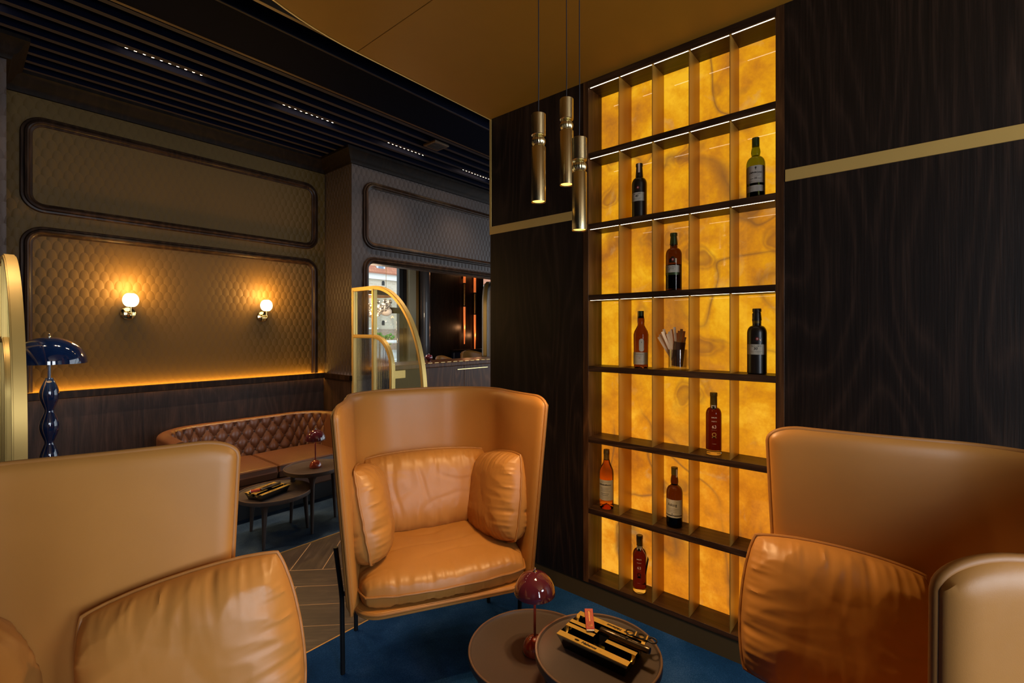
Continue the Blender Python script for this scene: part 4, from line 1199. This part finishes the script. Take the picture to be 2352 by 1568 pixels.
# ------------------------------------------------------------------ tufted sofa
SX0, SX1, SY0, SY1 = 1.035, 2.555, 4.115, 4.855
def sofa():
    t = thing('tufted_sofa', 'brown leather sofa with curved button-tufted back below the wall lamps', 'sofa', ((SX0 + SX1) / 2, SY1, .005))
    hw = (SX1 - SX0) / 2; d = SY1 - SY0; r = .36; TH_ = .10
    p = []
    n1, n2, n3 = 12, 22, 34
    for i in range(n1): p.append((-hw, -d + (d - r) * i / n1))
    for i in range(n2): a = pi - pi / 2 * i / n2; p.append((-hw + r + r * cos(a), -r + r * sin(a)))
    for i in range(n3 + 1): p.append((-hw + r + (hw - r) * i / n3, 0))
    p = p + [(-x, y) for x, y in p[-2::-1]]
    n = len(p); dist = [0]
    for i in range(1, n): dist.append(dist[-1] + sqrt((p[i][0] - p[i - 1][0]) ** 2 + (p[i][1] - p[i - 1][1]) ** 2))
    tot = dist[-1]
    fine = 420
    def pos(s):
        s = max(0, min(tot, s)); i = 0
        lo, hi = 0, n - 1
        while hi - lo > 1:
            md = (lo + hi) // 2
            if dist[md] <= s: lo = md
            else: hi = md
        k = (s - dist[lo]) / (dist[hi] - dist[lo]); a, b = p[lo], p[hi]
        x, y = a[0] + (b[0] - a[0]) * k, a[1] + (b[1] - a[1]) * k
        return x, y
    def nrm(s):
        a, b = pos(s - .02), pos(s + .02); tx, ty = b[0] - a[0], b[1] - a[1]; l = sqrt(tx * tx + ty * ty) or 1
        return ty / l, -tx / l          # towards the sitter
    ZT, ZSEAT = .740, .415
    pw, ph = .112, .083; mid_ = tot / 2
    def tuft(s, z):
        a = (s - mid_) / pw; b = (z - .692) / ph
        u, v = (a + b / 2 * 1.0), (a - b / 2 * 1.0)
        g = (abs(sin(pi * u)) * abs(sin(pi * v)))
        fade = min(1, max(0, (.728 - z) / .025)) * min(1, max(0, (s - .42) / .05)) * min(1, max(0, (tot - .42 - s) / .05))
        return fade * (.024 * (g ** .40) - .024)
    sec = []
    for k in range(9): sec.append(('o', .10 + (ZT - .035 - .10) * k / 8))
    for k in range(1, 12): sec.append(('t', k / 12))
    NI = 64
    for k in range(NI + 1): sec.append(('i', ZT - .035 - (ZT - .035 - .28) * k / NI))
    NU = 360; v = []; f = []
    for i in range(NU + 1):
        s = tot * i / NU; x, y = pos(s); nx, ny = nrm(s)
        for kind, q in sec:
            if kind == 'o': off, z = 0, q
            elif kind == 't':
                a = pi - pi * q; off = TH_ / 2 + TH_ / 2 * cos(a); z = ZT - .035 + .035 * sin(a)
            else: off, z = TH_ + .05 * ((ZT - .035 - q) / .4), q
            if kind == 'i' or (kind == 't' and q > .7): off += tuft(s, z)
            v.append((x + nx * off, y + ny * off, z))
    m = len(sec)
    for i in range(NU):
        for j in range(m - 1): f.append((i * m + j, i * m + j + 1, (i + 1) * m + j + 1, (i + 1) * m + j))
    mb = MB(); mb.add(v, f, 0, True)
    mb.add([v[j] for j in range(m)], [tuple(range(m))[::-1]]); mb.add([v[NU * m + j] for j in range(m)], [tuple(range(m))])
    mb.build('tufted_back', M['sofa'], t)
    first = None
    for row in range(0, 6):
        z = .692 + (1 - row) * ph
        if z > .70 or z < ZSEAT + .01: continue
        for k in range(-9, 10):
            s = mid_ + (k + (.5 if row % 2 == 0 else 0)) * pw
            if s < .47 or s > tot - .47: continue
            x, y = pos(s); nx, ny = nrm(s); off = TH_ + .05 * ((ZT - .035 - z) / .4) - .021
            if first is None:
                mb = MB(); mb.ball((0, 0, 0), .0075, 0, 8); first = mb.build('button', M['sofa_dark'], t, (x + nx * off, y + ny * off, z))
            else:
                c = first.copy(); COL.objects.link(c); c.parent = t; c.location = (x + nx * off, y + ny * off, z)
    for x0, x1 in ((-hw + .135, .0), (.0, hw - .135)):
        mb = MB(); ca, cb = (x1 - x0) / 2 - .003, .285
        def fn(sgn):
            def g(s, q):
                u, w = s * 2 - 1, q * 2 - 1
                u = math.copysign(abs(u) ** .6, u); w = math.copysign(abs(w) ** .6, w)
                e = ((1 - abs(u) ** 36) * (1 - abs(w) ** 36)); e = max(0, e) ** .14
                return (ca * u, cb * w, sgn * (.055 + .020 * (1 - u * u) * (1 - w * w)) * e if e > 0 else 0)
            return g
        mb.grid(fn(1), 40, 40, 0); mb.grid(fn(-1), 40, 40, 0, None, True)
        z_ = .0
        for zz in (.045,):
            mb.tube([(a * (ca - .004) / 1.0, b * (cb - .004), zz) for a, b in ((-1, -.97), (-.97, -1), (.97, -1), (1, -.97), (1, .97), (.97, 1), (-.97, 1), (-1, .97))], .004, 6, 0, True)
        mb.build('seat_cushion', M['sofa'], t, ((x0 + x1) / 2, -.455, .362))
    mb = MB(); mb.box(-hw + .06, -d + .01, .17, hw - .06, -.06, .300); mb.build('base', M['sofa'], t, bevel=.012)
    mb = MB(); mb.box(-hw + .10, -d + .10, 0, hw - .10, -.08, .17); mb.build('plinth', M['black'], t)
    return t
sofa()

# ------------------------------------------------------------------ the bar beyond the opening
t = thing('bar_counter', 'long lacquered wood bar counter standing in the opening behind the arched screen', 'bar counter', (2.87, 4.30, 0))
mb = MB(); mb.box(0, 0, 1.135, 3.4, .52, 1.19); mb.build('counter_top', M['walnut_gloss'], t, bevel=.008)
mb = MB(); mb.box(.02, .03, .08, .66, .48, 1.133); mb.build('end_cabinet', M['soot'], t)
for i, (a, b) in enumerate(((.665, 1.32), (1.325, 2.0), (2.005, 2.7), (2.705, 3.38))):
    mb = MB(); mb.box(a, .03, .08, b, .48, 1.133); p = mb.build('front_panel', M['walnut_gloss'], t, bevel=.002)
mb = MB(); mb.box(1.20, .020, 1.085, 1.75, .032, 1.092); mb.build('rail', M['brass_polished'], t)
mb = MB(); mb.box(.26, .018, 1.045, .40, .030, 1.130); mb.build('name_plate', M['brass'], t)
mb = MB()
for i in range(26): mb.box(.62 + i * .10, .012, 1.1905, .685 + i * .10, .020, 1.1925)
mb.build('reflection_dashes', M['brass_polished'], t)  # dashes modelled in place of light-strip dots reflected in the counter top
mb = MB(); mb.box(.03, .06, 0, 3.37, .46, .08); mb.build('plinth', M['black'], t)

FY = 7.2
mb = MB(); mb.box(-2.5, FY, 0, 4.62, FY + .2, 3.7); mb.box(4.62, FY, 0, 5.42, FY + .2, .85); mb.box(4.62, FY, 3.05, 5.42, FY + .2, 3.7)
mb.box(5.42, FY, 0, 7.52, FY + .2, 3.7); mb.box(7.52, FY, 0, 8.9, FY + .2, .85); mb.box(7.52, FY, 3.05, 8.9, FY + .2, 3.7); mb.box(8.9, FY, 0, 9.8, FY + .2, 3.7)
struct(mb.build('wall_far', M['wood']))
mb = MB(); mb.box(9.6, YC, 0, 9.8, FY, 3.7); struct(mb.build('wall_end', M['wood']))
mb = MB(); mb.box(2.63, YB + .2, 0, 2.83, FY, 3.7); struct(mb.build('wall_side', M['wood']))
for i, (x0, x1) in enumerate(((4.62, 5.42), (7.52, 8.9))):
    mb = MB()
    for a, b in ((x0, x0 + .06), (x1 - .09, x1)): mb.box(a, FY + .02, .85, b, FY + .10, 3.05)
    for a, b in ((.85, .92), (1.895, 2.0), (2.98, 3.05)): mb.box(x0, FY + .02, a, x1, FY + .10, b, 1)
    mb.box(x0 + .06, FY + .055, .92, x1 - .09, FY + .062, 1.895, 2); mb.box(x0 + .06, FY + .055, 2.0, x1 - .09, FY + .062, 2.98, 2)
    struct(mb.build('window_%d' % (i + 1), [M['frame_dark'], M['moulding'], M['pane']]), 'window of the bar room to the quay' if not i else 'window behind the small pale arch')
mb = MB(); mb.box(5.48, FY - .09, 0, 5.63, FY - .001, 3.4); mb.box(5.63, FY - .07, 0, 5.71, FY - .001, 3.4, 1)
struct(mb.build('trim_15', [M['olive'], M['copper']]), 'olive upright beside the quay window')
mb = MB(); mb.lathe([(.10, 0), (.10, 3.4)], 32, 0, Matrix.Translation((5.83, FY - .105, 0)))
struct(mb.build('pillar_far', M['daylit_wood']), 'round daylit wood pilaster beside the quay window')

def tube_lamp(label, x, z0, z1, z2, z3):
    t = thing('tube_wall_lamp', label, 'wall lamp', (x, FY - .05, 0), 0, 'tall copper tube lamps')
    mb = MB(); mb.lathe([(.022, z1), (.022, z2)], 16); mb.build('brass_tube', M['copper'], t)
    mb = MB(); mb.lathe([(.026, z0), (.026, z1 - .02)], 16); mb.build('glow_tube', M['copper_glow'], t)
    mb = MB(); mb.lathe([(.012, z3 - .45), (.022, z3), (.024, z2 - .015)], 16); mb.build('glow_tube', M['copper_glow'], t)
    for z in (z1 - .012, z2 - .008):
        mb = MB(); mb.lathe([(.029, z - .012), (.029, z + .012)], 16); mb.build('collar', M['black'], t)
    mb = MB(); mb.box(-.015, .02, z1 + .1, .015, .05, z1 + .16); mb.build('bracket', M['black'], t)
    for z in (z0 - .15, z3 - .1): lamp('tube_light', 'POINT', (0, -.09, z), 2.2, (1, .45, .18), .03, None, None, t)
tube_lamp('copper tube lamp on the bar wall, closer to the quay window', 6.93, 2.98, 2.58, 2.10, 1.75)
tube_lamp('copper tube lamp on the bar wall, closer to the pale arch', 7.24, 2.98, 2.40, 1.94, 1.58)

t = thing('booth_bench', 'navy leather booth with wooden top rail against the bar wall', 'bench', (6.55, FY - .02, 0))
mb = MB(); mb.box(0, -.11, 1.15, 1.1, 0, 1.19); mb.build('top_rail', M['moulding'], t, bevel=.006)
for i in range(3):
    mb = MB(); mb.box(.02 + i * .35, -.10, .45, .36 + i * .35, -.004, 1.148); mb.build('back_pad', M['navy_leather'], t, bevel=.03, seg=3)
mb = MB(); mb.box(0, -.55, .10, 1.1, -.10, .45); mb.build('seat', M['navy_leather'], t, bevel=.03, seg=3)

def bar_chair(label, x, y, w, h, mat):
    t = thing('bar_chair', label, 'chair', (x, y, 0), 0, 'leather bar chairs behind the counter')
    mb = MB(); mb.grid(lambda a, b: (w * (a - .5) * (1 - .25 * max(0, b - .7) ** 2), .22 + .10 * (abs(a - .5) * 2) ** 2 * -1 + .06 * b, .66 + (h - .66 - .05 * (abs(a - .5) * 2) ** 2) * b), 24, 12)
    o = mb.build('backrest', M[mat], t); sd = o.modifiers.new('thickness', 'SOLIDIFY'); sd.thickness = .045; sd.offset = 0
    mb = MB(); mb.box(-w / 2 + .02, -.22, .60, w / 2 - .02, .22, .68); mb.build('seat', M[mat], t, bevel=.03, seg=3)
    for a in (-1, 1):
        for b in (-1, 1):
            mb = MB(); mb.tube([(a * (w / 2 - .05), b * .18, .60), (a * (w / 2 - .02), b * .22, 0)], [.018, .011], 10); mb.build('leg', M['table_leg'], t)
bar_chair('tan bar chair in front of the navy booth', 5.80, 5.62, .50, 1.235, 'leather')
bar_chair('brown bar chair below the quay window', 3.55, 5.05, .42, 1.22, 'sofa')
bar_chair('low tan bar chair between the red globe and the booth', 5.02, 5.45, .32, 1.18, 'leather')
t = thing('bar_lamp', 'small round red lamp standing on the bar counter', 'table lamp', (3.80, 4.55, 1.1905))
mb = MB(); mb.lathe([(.001, 0), (.030, 0), (.030, .006), (.012, .010), (.001, .010)], 24); mb.build('foot', M['rust'], t)
mb = MB(); mb.ball((0, 0, .050), .044, 0, 14, (1.1, 1.1, .9)); mb.build('globe', M['maroon'], t)
mb = MB(); mb.ball((0, 0, .093), .006, 0, 6); mb.build('finial', M['chrome'], t)

t = thing('chandelier', 'crystal chandelier hanging in the bar behind the arched screen', 'chandelier', (3.447, 5.35, 0), 0)
mb = MB(); ring = [(.33 * cos(radians(a)), .33 * sin(radians(a)), 2.045) for a in range(0, 360, 10)]
mb.sweep(ring, [(-.012, -.03), (.012, -.03), (.012, .03), (-.012, .03)], (0, 0, 1), 0, True); mb.build('ring', M['moulding'], t)
mb = MB()
mb.tube([(0, 0, 2.06), (0, 0, 3.59)], .010, 10)
for a in (0, 90): mb.tube([(.33 * cos(radians(a)), .33 * sin(radians(a)), 2.06), (-.33 * cos(radians(a)), -.33 * sin(radians(a)), 2.06)], .004, 6)
mb.build('hanger', M['chrome'], t)
drop0 = None
for i in range(90):
    a = i * 2.39996; rr = .05 + .26 * sqrt((i % 90) / 90); z = 2.0 - .22 * (1 - (rr / .33) ** 2) - .05 * random.random()
    if drop0 is None:
        mb = MB(); mb.ball((0, 0, 0), .026, 0, 5); drop0 = mb.build('crystal', M['crystal'], t, (rr * cos(a), rr * sin(a), z))
    else:
        c = drop0.copy(); COL.objects.link(c); c.parent = t; c.location = (rr * cos(a), rr * sin(a), z)
lamp('chandelier_light', 'POINT', (0, 0, 1.95), 70, (1, .72, .48), .08, None, None, t)
t = thing('globe_pendant', 'white glass globe lamp hanging before the quay window', 'pendant lamp', (4.19, 6.0, 1.86))
mb = MB(); mb.ball((0, 0, 0), .085, 0, 16, (1, 1, .78)); mb.build('globe', plain('soft opal globe', (.9, .8, .7), .3, emit=(1, .72, .48), es=.25), t)
mb = MB(); mb.tube([(0, 0, .064), (0, 0, 1.73)], .003, 8); mb.build('rod', M['brass'], t)

t = thing('arched_screen', 'pale arched screen partly hidden at the far end of the bar', 'room divider', (6.66, 6.2, 0), radians(35))
def bow(r0, r1, y0, y1):
    mb = MB(); pth = [(-.45, 0, .005), (-.45, 0, 2.05)] + [(a, 0, b) for a, b in arc(0, 2.05, .45, 180, 0, 24, .42)] + [(.45, 0, .005)]
    mb.sweep(pth, [(r0, y0), (r1, y0), (r1, y1), (r0, y1)], (0, -1, 0), 0, False); return mb
bow(-.02, .05, -.06, .06).build('arch', M['white'], t); bow(-.05, -.021, -.03, .03).build('inner_frame', M['brass'], t)

# ------------------------------------------------------------------ outside: quay and warehouse
def brick_mat(name, c0, c1, mortar, sx, bw, bh):
    t = NT(name); v = t.coords((1, 1, 1))
    sp = t.n('ShaderNodeSeparateXYZ'); cb = t.n('ShaderNodeCombineXYZ'); t.link(v, sp.inputs[0]); t.link(sp.outputs[0], cb.inputs[0]); t.link(sp.outputs[2], cb.inputs[1])
    bt = t.n('ShaderNodeTexBrick'); t.link(cb.outputs[0], bt.inputs['Vector'])
    for k_, c_ in (('Color1', c0), ('Color2', c1), ('Mortar', mortar)): bt.inputs[k_].default_value = (*c_, 1)
    bt.inputs['Scale'].default_value = sx; bt.inputs['Brick Width'].default_value = bw; bt.inputs['Row Height'].default_value = bh; bt.inputs['Mortar Size'].default_value = .02
    t.set(Base_Color=t.mix(t.noise(v, .8, 4), bt.outputs[0], (.50, .44, .36), 'MULTIPLY') if 0 else bt.outputs[0], Roughness=.9)
    return t.m
GY = 38.0
mb = MB(); mb.box(-40, FY + 1.5, -.3, 120, 80, -.2); struct(mb.build('quay', plain('quay paving', (.42, .41, .39), .9, vary=.1)), 'stone quay outside')
t = thing('warehouse', 'pale brick warehouse with red tiled roof across the quay', 'building', (24, GY, -.2))
M['brick'] = brick_mat('pale brick', (.60, .50, .38), (.50, .40, .29), (.58, .52, .42), 1.0, .45, .16)
mb = MB(); mb.box(-25, 0, 0, 30, 10, 7.15); mb.build('wall', M['brick'], t)
mb = MB(); mb.box(-25, -.05, 0, 30, 0.0, 2.0); mb.build('plinth', brick_mat('old brick', (.36, .25, .18), (.30, .20, .15), (.40, .34, .28), 1.0, .45, .16), t)
mb = MB(); mb.box(-25, -.25, 6.62, 30, 0, 7.22); mb.build('eaves_band', plain('white render', (.75, .73, .68), .9), t)
mb = MB(); mb.add([(-25, -.5, 7.25), (30, -.5, 7.25), (30, 5, 13.0), (-25, 5, 13.0), (-25, -.5, 7.12), (30, -.5, 7.12)], [(0, 1, 2, 3), (4, 5, 1, 0)]); mb.build('roof', brick_mat('red roof tiles', (.42, .17, .09), (.36, .13, .07), (.28, .11, .07), 1.0, .28, .30), t)
for i in range(14):
    x = 2.2 + (i - 6) * 2.6
    for z in (6.32, 2.58):
        mb = MB(); out = [(-.16, -.22), (.16, -.22), (.16, .06)] + arc(0, .06, .16, 0, 180, 8)[1:]
        mb.add([(x + a, -.03, z + b) for a, b in out], [tuple(range(len(out)))]); mb.build('window', M['ink'], t)
for i in range(7):
    x = 1.9 + (i - 3) * 4.4
    mb = MB(); mb.box(x - .45, -.1, 7.45, x + .45, 2, 8.5); mb.build('dormer', plain('grey dormer', (.55, .58, .62), .8), t)
    mb = MB(); mb.box(x - .28, -.12, 7.6, x + .28, -.1, 8.3); mb.build('dormer_window', plain('dormer glass', (.16, .20, .26), .2), t)
blue = plain('boat blue', (.05, .12, .30), .4)
for i in range(8):
    x, y = 11.0 + i * 3.1, 24.0 + (i % 3) * 1.0
    t = thing('boat', 'white motor boat with mast moored on the quay outside', 'boat', (x, y, -.2), .1 * (i % 3), 'boats moored outside')
    mb = MB(); mb.prism([(-1.3, -.45), (.7, -.45), (1.5, 0), (.7, .45), (-1.3, .45)], .0, .75); mb.build('hull', M['white'] if i % 3 else blue, t, bevel=.08)
    mb = MB(); mb.box(-.7, -.35, .75, .4, .35, 1.35); mb.build('cabin', M['white'], t, bevel=.08)
    mb = MB(); mb.box(-.62, -.356, .95, .32, .356, 1.20); mb.build('cabin_window', M['frame_dark'], t)
    mb = MB(); mb.tube([(0, 0, 1.35), (0, 0, 2.3 + .3 * (i % 2))], .045, 8); mb.tube([(-.4, 0, 1.95), (.4, 0, 1.95)], .045, 8); mb.build('mast', M['white'], t)
leaf = plain('leaf green', (.10, .22, .04), .8, vary=.4)
for i in range(6):
    mb = MB(); x = 17.5 + i * 2.9; mb.lathe([(.10, 0), (.07, .7), (.001, .8)], 8)
    for q in range(60): mb.ball((random.gauss(0, .55), random.gauss(0, .3), .5 + random.random() * 1.1), .09 + .06 * random.random(), 0, 4)
    tag(mb.build('shrub', leaf, None, (x, 34.0, -.2)), 'green shrub in front of the warehouse wall', 'shrub', 'shrubs along the warehouse')
t = thing('quay_railing', 'white railing along the quay outside the bar window', 'railing', (5, 12, -.2))
mb = MB(); mb.tube([(-2, 0, 1.45), (9, 0, 1.45)], .045, 8); mb.tube([(-2, 0, .9), (9, 0, .9)], .03, 8); mb.build('rail', M['white'], t)
for i in range(10):
    mb = MB(); mb.tube([(-2 + i * 1.2, 0, 0), (-2 + i * 1.2, 0, 1.45)], .03, 8); mb.build('post', M['white'], t)
